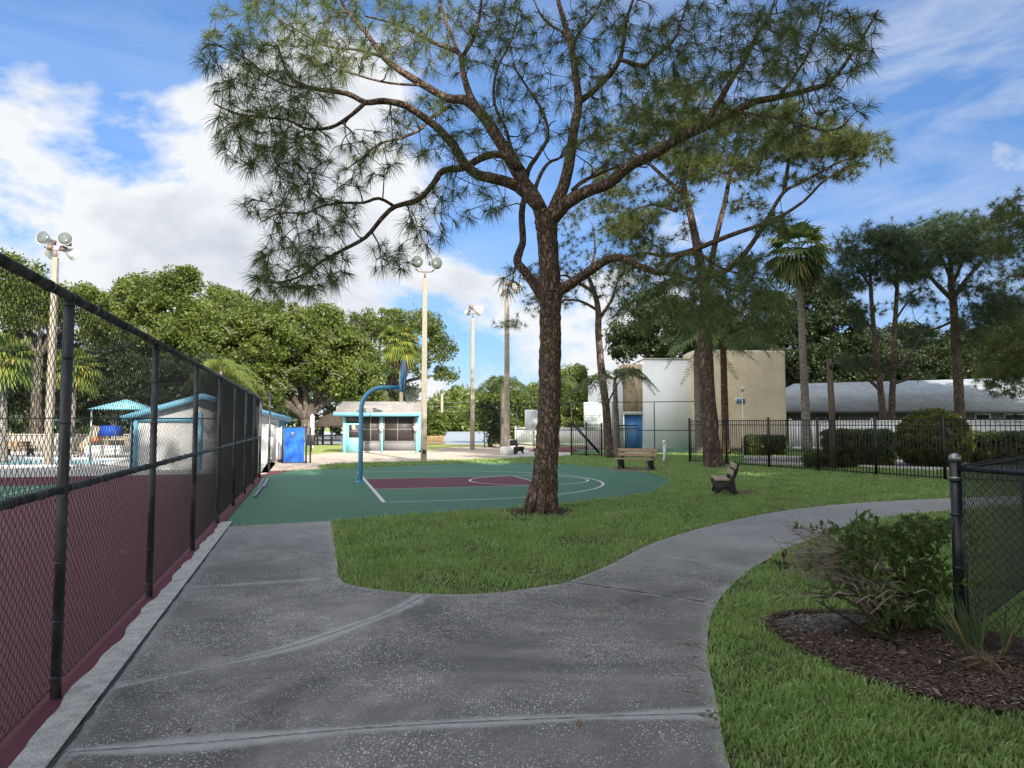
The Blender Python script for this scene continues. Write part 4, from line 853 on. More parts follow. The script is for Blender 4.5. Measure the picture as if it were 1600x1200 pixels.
# ---------------------------------------------------------------- the big pine
def big_pine():
    D0 = 13.4; S = Skel(); px2m = D0/FOC
    def lim(pts, d0, d1, r0, r1, n=9, reg=True, k=3):
        m = len(pts); S.limb([W(p[0], p[1], D0+d0+(d1-d0)*(i/(m-1))**1.2) for i, p in enumerate(pts)], np.linspace(r0*.9, r1, 6)*px2m, n, k, .07, reg)
    base = PINE_C.copy()
    # trunk with flared foot and scaly outline
    tp = [(846,812,27),(847,800,25),(849,780,22.5),(852,740,19),(855,690,17.8),(858,640,17.2),(859,580,17),(860,520,16.6),(860,460,16.5),(858,410,15.5),(855,370,16),(853,348,17.5),(852,330,16)]
    pts = crom([W(x, y, D0) for x, y, r in tp], 8); rad = np.interp(np.linspace(0, 1, len(pts)), np.linspace(0, 1, len(tp)), [r*px2m for x, y, r in tp])
    S.mb.tube(pts, rad, 28, wob=.075)
    for p, r in list(zip(pts, rad))[60:]: S.P.append(np.array(p)); S.Rr.append(r)
    for k in range(7):      # root flare
        a = 2*PI*k/7+.3; c = base+Vector((math.cos(a)*.3, math.sin(a)*.3, -.04)); S.mb.tube([base+Vector((math.cos(a)*.12, math.sin(a)*.12, .5)), base+Vector((math.cos(a)*.23, math.sin(a)*.23, .14)), c], [.09, .085, .04], 8, wob=.1)
    lim([(850,345),(838,312),(812,275),(779,217),(750,175),(725,156),(700,154),(662,133),(625,110),(600,90),(571,50),(542,17),(525,-15)], 0, 1.2, 13.5, 2.2)
    lim([(750,175),(733,146),(723,112),(717,83),(683,69),(654,54),(617,37),(570,25)], .5, 2.2, 7, 1.6)
    lim([(717,83),(700,42),(686,-10),(690,-60)], 1.2, 2.2, 4, 1.6); lim([(724,86),(742,54),(752,0),(748,-60)], 1, .2, 4.2, 1.6)
    lim([(846,328),(808,292),(771,279),(746,273),(725,254),(710,229),(688,204),(662,183),(633,165),(600,158),(571,160),(542,146),(483,137),(454,121),(442,96),(433,70)], 0, -1.6, 10.5, 1.6)
    lim([(571,160),(550,179),(525,196),(500,202),(475,200),(446,187),(375,179),(335,162)], -1, -2.4, 3.6, 1.0)
    lim([(483,137),(455,135),(420,120),(390,95),(350,75)], -1.2, -1.9, 2.2, .9)
    lim([(812,262),(783,242),(754,246),(725,262),(692,267),(677,287),(654,312),(617,323),(596,342),(571,371),(533,392),(500,410),(467,433),(425,442),(392,433)], 0, -.9, 7.5, .9)
    lim([(617,323),(592,310),(567,317),(533,317),(500,323),(479,333),(437,333),(412,346)], -.4, -1.3, 3, .8)
    lim([(705,165),(675,183),(654,204),(621,217),(592,225),(567,246),(540,265)], .6, .2, 4, 1.0)
    lim([(600,90),(560,78),(510,72),(460,45),(420,20)], .9, 2.4, 3, .9); lim([(662,133),(610,130),(560,118),(500,98)], .6, -.2, 2.6, .9)
    lim([(857,345),(868,320),(882,286),(891,243),(897,199),(904,160),(900,121),(893,74),(882,35),(870,-10),(865,-70)], 0, 1.6, 12.5, 3)
    lim([(903,160),(926,143),(952,117),(969,91),(975,56),(978,35),(992,-10)], .9, .3, 6.5, 2); lim([(969,93),(1004,102),(1025,87),(1051,65),(1064,35),(1078,-10)], .6, -.3, 4, 1.2)
    lim([(894,78),(904,52),(926,26),(945,-10)], 1.3, 2.2, 4, 1.5); lim([(887,55),(850,30),(830,-10)], 1.4, 2.2, 3, 1.2)
    lim([(854,352),(872,332),(887,316),(917,299),(952,286),(982,260),(1017,243),(1060,217),(1099,199),(1134,182),(1177,160),(1216,152),(1268,139),(1298,126),(1329,87),(1359,39),(1372,15)], 0, -1.9, 13, 1.2)
    lim([(1099,199),(1125,156),(1142,126),(1168,87),(1181,56),(1203,22),(1216,-20)], -.9, .3, 6, 1.4); lim([(1216,152),(1240,120),(1262,85),(1280,40),(1290,-5)], -1.3, -.8, 3, 1)
    lim([(895,297),(913,282),(943,269),(975,258),(1010,262)], -.1, 1.2, 4.2, 1.2); lim([(1150,175),(1190,180),(1240,190),(1290,205),(1320,195)], -1.1, -2.4, 2.6, .8)
    lim([(862,480),(874,455),(890,445),(913,429),(947,407),(973,403),(999,416),(1034,425),(1056,402),(1090,396),(1130,420),(1190,437)], 0, -1.3, 11, 1.2); lim([(1034,425),(1062,432),(1092,442),(1130,470),(1170,500)], -.7, -1.5, 4.5, 1)
    lim([(858,490),(846,462),(832,440),(817,421),(808,408),(813,390),(817,375),(815,333),(821,300),(825,267),(842,240),(856,212),(848,175),(824,137),(800,100)], .15, 1.6, 10, 1.6)
    lim([(836,295),(845,272),(858,254),(876,246),(905,225)], .2, 1.0, 4.2, 1.4); lim([(820,268),(800,235),(790,200),(772,160),(776,110),(800,60),(812,10)], .6, 1.8, 4, 1.4)
    LP = np.array(S.P)
    reg = [(430,80,118,105,340),(560,45,110,70,170),(415,205,80,62,150),(515,245,115,55,125),(470,330,95,45,110),(470,415,78,40,125),(420,440,40,18,30),(612,400,36,26,16),(668,340,34,55,40),(725,305,55,45,36),
           (700,55,105,60,130),(690,200,95,55,90),(805,60,65,60,90),(800,190,60,70,60),(960,60,90,68,150),(1000,160,85,55,95),(880,140,50,90,45),(930,230,50,40,30),(790,330,28,18,8),(1130,70,120,70,250),(1250,70,105,75,200),(1130,190,125,48,135),(1345,70,38,60,22),(1310,160,50,32,20),
           (1050,420,80,25,16),(1110,430,105,34,95),(1150,490,95,45,95),(1010,480,60,40,30),(800,440,16,22,8),(500,-70,180,60,90),(820,-90,240,80,120),(1130,-70,200,60,90)]
    T = []
    for (cx, cy, rx, ry, n) in reg:
        n = int(n*1.0); a = RNG.uniform(0, 2*PI, n); q = np.sqrt(RNG.random(n))
        for x, y in zip(cx+rx*q*np.cos(a), cy+ry*q*np.sin(a)):
            w0 = np.array(W(x, y, D0)); j = np.argmin((LP[:, 0]-w0[0])**2+(LP[:, 2]-w0[2])**2); q3 = np.array(W(x, y, LP[j][1]+RNG.normal(0, .75)))
            if not T or np.min(((np.array(T)-q3)**2).sum(1)) > .235**2: T.append(tuple(q3))
    print('tufts', len(T)); E, Dv = S.grow(T, .034, .008, 5, .24, -.06, .075, 2.6)
    Dv = Dv+RNG.normal(0, .25, Dv.shape)+np.array([0, 0, .1]); Dv /= np.linalg.norm(Dv, axis=1)[:, None]
    b = MB(); kk = RNG.random(len(E)); al = kk > .07; E, Dv, kk = E[al], Dv[al], kk[al]
    for lo_, hi_, n_, l_, sp_ in ((.07, .35, 44, .24, 80), (.35, .75, 56, .3, 92), (.75, 1.01, 66, .35, 108)):
        q_ = (kk >= lo_) & (kk < hi_); tufts(b, E[q_], Dv[q_], n_, l_, .0031, .55, True, (4, sp_))
    finish('pine_tree', 'big spreading pine with scaly bark standing on the lawn in front of the court', 'tree', base, S.mb, K['bark'], [(b, K['needle'], 'crown')])
big_pine()
# ---------------------------------------------------------------- smaller pines
def pine(label, base, D0, trunk, limbs, regs, nmat, group='pines beyond the court', needles=26, nl=.34, nw=.007, dsp=.7, den=1.0):
    S = Skel(); s = D0/FOC
    def pts(P, d1=0): return [W(p[0], p[1], D0+d1*(i/max(1, len(P)-1))) for i, p in enumerate(P)]
    T0 = pts(trunk); T0[0] = Vector((T0[0].x, T0[0].y, -.05)); r = [p[2]*s for p in trunk]; S.limb(T0, r, 14, 6, .06)
    n0 = len(S.P)//2; S.P = S.P[n0:]; S.Rr = S.Rr[n0:]
    for P, d1, r0, r1 in limbs: S.limb(pts(P, d1), np.linspace(r0, r1, 5)*s, 6, 3, .05)
    LP = np.array(S.P); T = []
    for (cx, cy, rx, ry, n) in regs:
        n = int(n*den); nc = max(2, n//13); a = RNG.uniform(0, 2*PI, nc); q = np.sqrt(RNG.random(nc)); i_ = RNG.integers(0, nc, n); sg_ = 6+.13*(rx+ry)/2
        for x, y in zip((cx+rx*q*np.cos(a))[i_]+RNG.normal(0, sg_*1.25, n), (cy+ry*q*np.sin(a))[i_]+RNG.normal(0, sg_*.6, n)):
            w0 = np.array(W(x, y, D0)); j = np.argmin((LP[:, 0]-w0[0])**2+(LP[:, 2]-w0[2])**2); T.append(tuple(W(x, y, LP[j][1]+RNG.normal(0, dsp))))
    E, Dv = S.grow(T, .035, .009, 4, .16, -.03, .2, 6)
    Dv = Dv*.8+RNG.normal(0, .3, Dv.shape)+np.array([0, 0, .35]); Dv /= np.linalg.norm(Dv, axis=1)[:, None]
    b = MB(); tufts(b, E, Dv, needles, nl, nw, .3, False, (5, 110))
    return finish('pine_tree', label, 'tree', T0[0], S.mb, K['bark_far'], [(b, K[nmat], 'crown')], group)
pine('tall forking pine growing through the black fence line behind the tan bench', None, 27.0,
     [(1116,735,17.5),(1112,700,13.5),(1106,620,12),(1102,540,11.2),(1103,470,9.8),(1092,400,7.4),(1082,350,5.8),(1073,310,5),(1064,270,4.2),(1055,220,3.4),(1050,170,2.4)],
     [([(1100,430),(1130,425),(1160,400),(1182,370),(1200,340),(1224,301),(1248,287),(1280,270),(1315,252),(1352,243)], -1.5, 5, .9), ([(1106,440),(1119,372),(1133,315),(1140,277),(1152,235),(1158,200),(1170,165)], 1, 5, 1.2),
      ([(1070,396),(1105,382),(1154,363),(1206,345),(1255,315),(1290,280),(1330,262)], -2.2, 4.5, 1), ([(1225,300),(1232,255),(1240,215),(1262,180)], -.5, 3.5, 1), ([(1062,300),(1030,270),(1000,245),(960,225)], 1, 4, 1),
      ([(1085,390),(1040,400),(1000,395),(960,410)], 1.5, 4, 1), ([(1052,220),(1080,190),(1100,150)], -.6, 3, 1), ([(1140,280),(1170,275),(1190,255)], .4, 2.4, .8), ([(1058,330),(1020,320),(985,330)], 1.2, 3, .8), ([(1120,440),(1150,455),(1190,450)], -1, 3, .8)],
     [(1120,225,95,55,230),(1255,205,70,40,190),(1335,225,52,30,95),(1200,260,70,40,80),(1010,235,90,70,210),(1000,385,75,52,150),(985,320,60,45,90),(1080,160,70,40,120),(1180,330,60,35,45),(1280,255,50,30,50),(1080,300,50,50,60),(1170,440,60,40,80),(1100,480,60,40,60)], 'needle_lit', needles=36, nl=.4, nw=.009, den=1.7)
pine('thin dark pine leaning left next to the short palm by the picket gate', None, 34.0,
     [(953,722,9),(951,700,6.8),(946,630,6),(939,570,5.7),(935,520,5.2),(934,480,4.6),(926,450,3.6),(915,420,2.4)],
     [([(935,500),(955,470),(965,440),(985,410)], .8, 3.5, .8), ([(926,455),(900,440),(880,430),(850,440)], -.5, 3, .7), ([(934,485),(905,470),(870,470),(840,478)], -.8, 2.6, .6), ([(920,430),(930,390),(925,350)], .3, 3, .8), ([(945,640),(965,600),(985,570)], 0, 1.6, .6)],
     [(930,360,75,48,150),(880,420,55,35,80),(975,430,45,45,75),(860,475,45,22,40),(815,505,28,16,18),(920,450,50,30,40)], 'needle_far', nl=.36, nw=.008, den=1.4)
RP = 'pines over the grey roofed house'
pine('tall domed pine rising in front of the grey roofed house', None, 50.0,
     [(1503,705,9.5),(1500,650,7.5),(1497,590,7),(1493,530,6.5),(1490,480,5.6),(1486,440,4.6),(1484,400,3),(1482,360,1.5)],
     [([(1490,470),(1460,440),(1435,410),(1410,395)], -1, 4, 1), ([(1490,465),(1515,430),(1540,405),(1560,390)], 1, 4, 1), ([(1487,440),(1470,400),(1455,370)], 1, 3, 1), ([(1488,445),(1510,395),(1522,360)], -1, 3, 1), ([(1492,500),(1455,515),(1430,500)], 0, 2.6, .8), ([(1493,540),(1530,530),(1570,545),(1600,560)], -1, 3, .8), ([(1494,540),(1465,555),(1425,548)], -.8, 2.6, .8)],
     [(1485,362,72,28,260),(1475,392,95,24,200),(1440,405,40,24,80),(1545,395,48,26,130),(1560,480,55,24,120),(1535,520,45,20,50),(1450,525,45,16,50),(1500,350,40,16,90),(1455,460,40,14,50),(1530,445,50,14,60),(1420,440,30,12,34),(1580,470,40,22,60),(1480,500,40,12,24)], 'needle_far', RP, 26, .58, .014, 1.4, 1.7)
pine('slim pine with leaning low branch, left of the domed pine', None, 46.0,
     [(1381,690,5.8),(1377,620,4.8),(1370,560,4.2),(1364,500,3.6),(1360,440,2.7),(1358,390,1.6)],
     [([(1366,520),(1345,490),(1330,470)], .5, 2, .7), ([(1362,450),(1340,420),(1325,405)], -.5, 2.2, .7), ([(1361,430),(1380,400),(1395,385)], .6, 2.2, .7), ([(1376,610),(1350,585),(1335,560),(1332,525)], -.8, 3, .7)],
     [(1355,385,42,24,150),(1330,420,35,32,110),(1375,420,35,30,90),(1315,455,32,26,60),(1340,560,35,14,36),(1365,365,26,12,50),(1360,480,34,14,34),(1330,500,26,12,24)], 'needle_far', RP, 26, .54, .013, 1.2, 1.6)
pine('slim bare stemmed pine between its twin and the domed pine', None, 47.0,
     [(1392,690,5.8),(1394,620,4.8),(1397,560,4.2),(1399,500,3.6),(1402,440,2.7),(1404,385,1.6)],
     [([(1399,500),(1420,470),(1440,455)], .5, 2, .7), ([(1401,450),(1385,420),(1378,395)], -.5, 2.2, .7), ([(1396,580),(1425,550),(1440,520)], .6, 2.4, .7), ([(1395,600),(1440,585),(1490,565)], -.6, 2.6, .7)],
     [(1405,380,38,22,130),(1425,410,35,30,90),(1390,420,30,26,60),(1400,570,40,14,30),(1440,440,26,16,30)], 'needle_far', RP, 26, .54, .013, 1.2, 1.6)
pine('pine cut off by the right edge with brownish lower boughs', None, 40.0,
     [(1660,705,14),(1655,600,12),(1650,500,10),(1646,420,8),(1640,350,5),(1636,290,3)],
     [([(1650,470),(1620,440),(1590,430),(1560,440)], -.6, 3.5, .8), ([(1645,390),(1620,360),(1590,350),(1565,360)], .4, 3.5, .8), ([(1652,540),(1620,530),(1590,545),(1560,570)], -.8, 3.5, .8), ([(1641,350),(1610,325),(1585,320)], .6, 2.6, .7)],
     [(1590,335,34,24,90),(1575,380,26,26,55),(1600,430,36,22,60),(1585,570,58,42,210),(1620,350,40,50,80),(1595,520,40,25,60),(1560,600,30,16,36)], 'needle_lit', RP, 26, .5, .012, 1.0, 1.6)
# ---------------------------------------------------------------- broad-leaved trees
K['dead_pale'] = mat('pale_bare_branch', (.34,.3,.25), (.24,.21,.18), 8, .85)  # pale grey is the branches' own colour
def oak(name, label, D0, base_px, blobs, trunk_r, fork, lmat, group, size=.2, per=90, nclump=1.0, cat='tree', bare=0, crad=.95, base_y=None):
    """blobs: (px, py, rx, ry, depth offset) crown masses"""
    S = Skel(); s = D0/FOC; base = Vector((XZ(base_px, D0), D0, 0)); fk = W(*fork, D0)
    S.limb([base+Vector((0, 0, -.1)), base.lerp(fk, .5)+Vector((random.uniform(-.2, .2), 0, 0)), fk], [trunk_r*1.5, trunk_r*1.05, trunk_r*.9], 12, 4, .08)
    b = MB(); cs = []; rs = []
    for (cx, cy, rx, ry, dd) in blobs:
        c = W(cx, cy, D0+dd); rr = Vector((rx*s, (rx+ry)*.5*s, ry*s))
        S.limb([fk, fk.lerp(c, .4)+Vector((random.uniform(-.6, .6), random.uniform(-.4, .4), .4)), c], [trunk_r*.6, trunk_r*.34, trunk_r*.12], 7, 4, .08)
        vol = rr.x*rr.y*rr.z; n = max(5, int(nclump*9*vol**.62)); t = in_ellipsoid(c, rr*.92, n, .33); cs.append(t)
    cs = np.concatenate(cs); low = cs[:, 2] > .5; cs = cs[low]
    E, Dv = S.grow(cs[:260], .05, .012, 4, .14, 0, 1e9, 9)
    leaves(b, cs, crad*RNG.uniform(.55, 1.2, len(cs)), int(per*1.9), size*.68)
    cr = [(b, K[lmat], 'crown')]
    if bare:
        dm = MB()
        for k in range(bare):
            a = Vector(cs[RNG.integers(len(cs))])+Vector((0, -.9, 0)); d = Vector((random.uniform(-1, 1), -.5, random.uniform(-.6, .9)))*random.uniform(.7, 1.5); pts = crom([a, a+d*.5+Vector((0, 0, .15)), a+d], 3); dm.tube(pts, np.linspace(.035, .01, len(pts)), 4)
            for j in range(4):
                p = pts[random.randrange(1, len(pts))]; e = Vector((random.uniform(-1, 1), -.3, random.uniform(-.5, .8)))*.6; dm.tube([p, p+e*.5+Vector((0, 0, .06)), p+e], [.018, .012, .006], 3)
        cr.append((dm, K['dead_pale'], 'dead_branches'))  # these tubes are bare dead branches without leaves
    return finish(name, label, cat, base, S.mb, K['bark_oak'], cr, group)
GL = 'oaks behind the pool and the shed'
oak('oak_tree', 'tall rounded bright green oak rising behind the left fence', 54, 262, [(262,470,52,46,0),(212,480,48,42,1),(305,505,36,46,-1),(250,540,75,45,-2),(170,510,45,40,2),(285,440,32,22,0),(215,450,30,20,1)], .4, (258,600), 'oak_leaf', GL, .2, 95)
oak('oak_tree', 'wide grey limbed oak with thick trunk behind the blue gate', 64, 480, [(385,520,52,45,-1),(450,545,70,58,-2),(520,560,60,52,-1),(420,500,60,40,1),(490,505,55,32,1),(395,610,50,45,-4),(560,600,45,38,-2),(545,540,40,35,0),(350,485,36,30,2),(350,570,40,50,-1)], .55, (478,655), 'oak_leaf', GL, .21, 95, bare=70)
oak('oak_tree', 'airy oak with open dark limbs behind the fan palm and shed', 70, 600, [(600,505,45,28,0),(570,520,32,30,1),(655,520,48,34,0),(690,545,24,22,-1),(640,565,40,28,-1),(585,575,40,30,0),(690,585,26,11,0),(555,500,24,14,1),(610,620,60,26,2)], .5, (600,610), 'oak_leaf', GL, .2, 70, .8, bare=30)
oak('oak_tree', 'small crowned oak just visible between the two larger left oaks', 72, 345, [(345,470,30,25,0),(330,510,36,40,0),(370,480,26,26,0)], .4, (345,600), 'oak_leaf', GL, .22, 80)
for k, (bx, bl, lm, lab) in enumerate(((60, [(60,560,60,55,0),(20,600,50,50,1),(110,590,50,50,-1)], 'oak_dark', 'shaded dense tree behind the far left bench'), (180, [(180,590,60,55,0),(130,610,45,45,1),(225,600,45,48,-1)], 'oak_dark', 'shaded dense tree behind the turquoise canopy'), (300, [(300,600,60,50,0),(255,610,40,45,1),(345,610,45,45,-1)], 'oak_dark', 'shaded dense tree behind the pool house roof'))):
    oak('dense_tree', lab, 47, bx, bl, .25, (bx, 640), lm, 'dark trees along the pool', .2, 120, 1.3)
oak('pine_tree', 'yellow green tree top above the first fence post', 44, 60, [(40,455,60,40,0),(110,470,40,26,1),(10,430,40,36,0),(150,462,30,20,2),(60,490,70,30,0)], .28, (60,560), 'oak_leaf_yellow', None, .15, 90, 1.2)
GR = 'dark oaks behind the right side buildings'
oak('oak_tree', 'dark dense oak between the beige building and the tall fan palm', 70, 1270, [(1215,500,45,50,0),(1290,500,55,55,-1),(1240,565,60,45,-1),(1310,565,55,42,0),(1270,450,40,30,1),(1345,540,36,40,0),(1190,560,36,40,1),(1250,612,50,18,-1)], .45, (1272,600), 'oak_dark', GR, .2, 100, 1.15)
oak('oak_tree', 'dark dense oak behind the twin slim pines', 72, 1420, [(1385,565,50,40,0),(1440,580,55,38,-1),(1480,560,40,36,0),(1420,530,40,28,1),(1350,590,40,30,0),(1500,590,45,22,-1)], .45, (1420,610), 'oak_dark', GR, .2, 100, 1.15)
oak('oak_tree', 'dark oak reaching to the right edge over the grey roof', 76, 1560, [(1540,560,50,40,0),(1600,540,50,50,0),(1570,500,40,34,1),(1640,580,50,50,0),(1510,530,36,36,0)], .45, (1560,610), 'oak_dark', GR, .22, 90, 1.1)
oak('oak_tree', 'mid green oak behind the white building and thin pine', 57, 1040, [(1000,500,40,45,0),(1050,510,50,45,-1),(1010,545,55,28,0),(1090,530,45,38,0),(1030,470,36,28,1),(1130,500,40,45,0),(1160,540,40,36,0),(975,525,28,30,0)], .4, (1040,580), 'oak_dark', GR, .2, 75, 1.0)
oak('leaning_bush', 'bushy small tree leaning over the white fence behind the dark bench', 50, 768, [(770,655,17,24,0),(762,640,15,16,0),(778,675,12,14,0)], .12, (768,680), 'oak_dark', None, .13, 90, 1.6, 'tree')
oak('leafy_tree', 'sunlit leafy tree behind the big pine trunk next to the white building', 62, 900, [(898,605,32,34,0),(880,640,30,30,0),(915,640,26,40,1),(905,675,30,20,0)], .22, (900,660), 'oak_leaf', None, .2, 90, 1.3)
oak('leafy_tree', 'sunlit leafy tree surrounding the queen palm right of the light poles', 60, 775, [(775,625,30,30,0),(750,645,24,24,0),(815,635,36,28,1),(845,640,30,30,1),(795,668,30,18,0)], .22, (775,660), 'oak_leaf', None, .2, 80, 1.2)
for px, py, rx, ry, dd, lab in ((712,657,34,16,152,'sunlit rounded bush on the far bank right of the shed'), (678,660,15,16,66,'sunlit yellow green bush closest to the right wall of the shed'), (752,664,24,10,158,'low far bank bush between the two distant light poles')):
    b = MB(); c = W(px, py, dd); s = dd/FOC; hz_ = c.z+ry*s; t = in_ellipsoid((c.x, c.y, hz_/2), (rx*s, min(3, rx*s*.8), hz_/2), 90, .35); leaves(b, t, .6*max(1, dd/90), 90, .15*max(1, dd/80))
    o = tag(b.build('bush', K['oak_leaf_yellow'], None, False, (c.x, c.y, 0)), lab, 'bush', 'bushes by the water')
# far wood over the water: one mass
b = MB(); cs = []
for k in range(330):
    px = RNG.uniform(560, 960); d = RNG.uniform(150, 185); top = 618+10*math.sin(px*.05)+8*math.sin(px*.021+1)
    cs.append(tuple(W(px, RNG.uniform(top, 668), d)))
cs = np.array(cs); cs = cs[cs[:, 2] > .3]; leaves(b, cs, 2.6, 60, .62); tag(b.build('far_woods', K['oak_leaf']), 'far line of green woods across the water', 'woods', None, 'stuff')
b = MB(); cs = []
for k in range(700):
    x = RNG.uniform(-95, 95); 
    if abs(x) < 18: continue
    cs.append((x, RNG.uniform(84, 100), RNG.uniform(.6, 8.5)))
leaves(b, np.array(cs), 2.4, 60, .5); tag(b.build('background_woods', K['oak_dark']), 'dark mass of woods behind the houses and oaks', 'woods', None, 'stuff')
# ---------------------------------------------------------------- palms
def trunk_tube(base, top, r0, r1, bulge=1.25, lean=0):
    m = MB(); P = [base+(top-base)*t+Vector((lean*math.sin(t*PI), 0, 0)) for t in np.linspace(0, 1, 30)]
    rr = [(r0+(r1-r0)*t)*(1+(bulge-1)*math.exp(-t*9))*(1+.035*(i % 2)) for i, t in enumerate(np.linspace(0, 1, 30))]; m.tube(P, rr, 14); return m
def fan_leaf(mb, p, d, size, n=22, arc=205, droop=.25):
    d = Vector(d).normalized(); s = d.cross(Vector((0, 0, 1)))
    s = s.normalized() if s.length > .05 else Vector((1, 0, 0)); nrm = s.cross(d)
    for k in range(n):
        a = R(-arc/2+arc*k/(n-1)); e = d*math.cos(a)+s*math.sin(a); l = size*(.82+.2*math.cos(a))*random.uniform(.92, 1.05); w = size*.055
        t = e.cross(nrm).normalized(); m_ = p+e*l*.55+Vector((0, 0, -droop*l*.06)); q = p+e*l+Vector((0, 0, -droop*l*random.uniform(.5, 1.3)))
        mb.add([tuple(p-t*w*.2), tuple(p+t*w*.2), tuple(m_+t*w), tuple(m_-t*w), tuple(q)], [(0, 1, 2, 3), (3, 2, 4)])
def fan_palm(label, base, top, r0, nleaf, pet, size, lmat, tmat='palm_trunk', skirt=0, group='palms'):
    tr = trunk_tube(base, top, r0, r0*.75); b = MB(); dead = MB(); c = top
    for k in range(nleaf+skirt):
        sk = k >= nleaf; az_ = k*2.4+random.uniform(-.3, .3); el_ = random.uniform(-1.3, -.85) if sk else R(80)-R(125)*((k/nleaf)**.85)
        d = Vector((math.cos(az_)*math.cos(el_), math.sin(az_)*math.cos(el_), math.sin(el_))); L_ = pet*random.uniform(.8, 1.1)*(.7 if sk else 1)
        e = c+d*L_+Vector((0, 0, -.12*L_)); (dead if sk else b).tube([c, c+d*L_*.5, e], [.022, .018, .014], 4)
        d2 = (d+Vector((0, 0, -.35 if not sk else -.8))).normalized(); fan_leaf(dead if sk else b, e, d2, size*random.uniform(.85, 1.1), 20, 200, .4 if not sk else .3)
    parts = [(b, K[lmat], 'crown')]
    if skirt: parts.append((dead, K['palm_brown'], 'dead_skirt'))
    return finish('fan_palm', label, 'palm', base, tr, K[tmat], parts, group)
def feather_palm(label, base, top, r0, nf, length, lmat, tmat='palm_trunk', group='palms', shaft=True, leafn=34, az0=0):
    tr = trunk_tube(base, top, r0, r0*.8); b = MB()
    if shaft: tr.tube([top, top+Vector((0, 0, .45))], [r0*.8, r0*.45], 12)
    c = top+Vector((0, 0, .35))
    for k in range(nf):
        az_ = az0+k*2*PI/nf*1.618+random.uniform(-.25, .25); el_ = R(random.uniform(20, 78)); h = Vector((math.cos(az_), math.sin(az_), 0)); P = []
        L_ = length*random.uniform(.85, 1.12); g = random.uniform(.75, 1.15)
        for t in np.linspace(0, 1, 9): P.append(c+h*L_*t*math.cos(el_)*(1+.2*t)+Vector((0, 0, L_*(t*math.sin(el_)-g*t*t*.95))))
        b.tube(P, np.linspace(.025, .006, 9), 4, False)
        for q in range(leafn):
            t = .12+.87*q/leafn; f = t*8; i = min(7, int(f)); p = P[i].lerp(P[i+1], f-i); tg = (P[i+1]-P[i]).normalized(); sd = tg.cross(Vector((0, 0, 1))).normalized()
            for sg in (-1, 1):
                l = L_*.24*math.sin(PI*min(1, .2+.75*t))*random.uniform(.8, 1.15); dd = (sd*sg*.75+tg*.55+Vector((0, 0, random.uniform(-.1, .45)))).normalized(); w = .017*length/2
                m_ = p+dd*l*.5; e = p+dd*l*.82+Vector((0, 0, -l*.5)); v_ = tg
                b.add([tuple(p-v_*w*.5), tuple(p+v_*w*.5), tuple(m_+v_*w), tuple(m_-v_*w), tuple(e)], [(0, 1, 2, 3), (3, 2, 4)])
    return finish('feather_palm', label, 'palm', base, tr, K[tmat], [(b, K[lmat], 'crown')], group)
def at(px, py, d): return W(px, py, d)
def gd(px, d): return Vector((XZ(px, d), d, 0))
fan_palm('bright yellow green fan palm behind the shed and hoop', gd(629, 52), at(625, 535, 52), .17, 34, .95, 1.15, 'palm_bright', 'palm_trunk', 8)
fan_palm('tall grey stemmed fan palm in front of the dark oak', gd(1260, 42), at(1247, 392, 42), .24, 34, 1.25, 1.35, 'palm_leaf', 'palm_trunk', 5)
fan_palm('fan palm at the far left edge behind the fence', gd(8, 30), at(6, 560, 30), .16, 24, .8, .95, 'palm_bright')
fan_palm('slender fan palm behind the first fence post', gd(114, 38), at(118, 575, 38), .13, 22, .8, .95, 'palm_bright')
feather_palm('feathery palm with arching fronds above the pool house', gd(345, 42), at(345, 590, 42), .17, 17, 2.7, 'palm_bright')
feather_palm('sunlit feathery palm behind the light pole with the white collar', gd(787, 48), at(786, 612, 48), .2, 18, 2.6, 'palm_leaf')
feather_palm('feathery palm half hidden by the big pine trunk', gd(871, 50), at(870, 612, 50), .14, 15, 2.6, 'palm_leaf')
feather_palm('short grey stemmed feathery palm touching the thin pine by the picket gate', G(965, 713), at(961, 604, 35.5), .145, 13, 2.9, 'palm_leaf', az0=.4)
feather_palm('grey palm with drooping fronds at the left corner of the beige building', gd(1093, 39), at(1090, 555, 39), .28, 15, 3.0, 'palm_leaf')
feather_palm('brown ringed palm against the beige wall right of the second pine', gd(1133, 38), at(1130, 545, 38), .2, 15, 3.1, 'palm_leaf', 'palm_brown')
# ---------------------------------------------------------------- hedges and shrubs
def hedge(label, px, d, size, cat='hedge', rnd=False, n=260, name='hedge', lm='hedge_leaf'):
    b = MB(); sx, sy, sz = size; c = gd(px, d)
    if rnd: t = in_ellipsoid((c.x, c.y, sz*.45), (sx/2*.9, sy/2*.9, sz*.52), n, .25); t = t[t[:, 2] > .12]
    else:
        t = RNG.uniform(-1, 1, (n, 3)); ax = RNG.integers(0, 3, n); t[np.arange(n), ax] = np.sign(t[np.arange(n), ax])*RNG.uniform(.8, 1, n)
        t = t*np.array([sx/2*.9, sy/2*.9, sz/2*.9])+np.array([c.x, c.y, sz/2+.06])
    leaves(b, t, .17, 110, .045, .9); core = MB()
    if rnd: core.lathe([(.02, .3), (sx*.27, .4), (sx*.34, sz*.45), (sx*.26, sz*.72), (.02, sz*.84)], 20, Matrix.Translation(c))
    else: core.box((c.x, c.y, sz/2), (sx*.84, sy*.8, sz*.84))
    o = finish(name, label, cat, c, core, K['hedge_dark'], [(b, K[lm], 'crown')], 'clipped hedges inside the iron fence'); return o
K['round_leaf'] = leafmat('round_shrub_leaves', (.05,.075,.016), (.2,.22,.045), None, 0, .3, 1.2)
K['hedge_dark'] = mat('hedge_twigs', (.02,.022,.012), (.03,.025,.018), 9, .95, .03, 14)
hedge('small square clipped hedge below the blue wall sign', 1192, 37, (1.95, 1.1, .95))
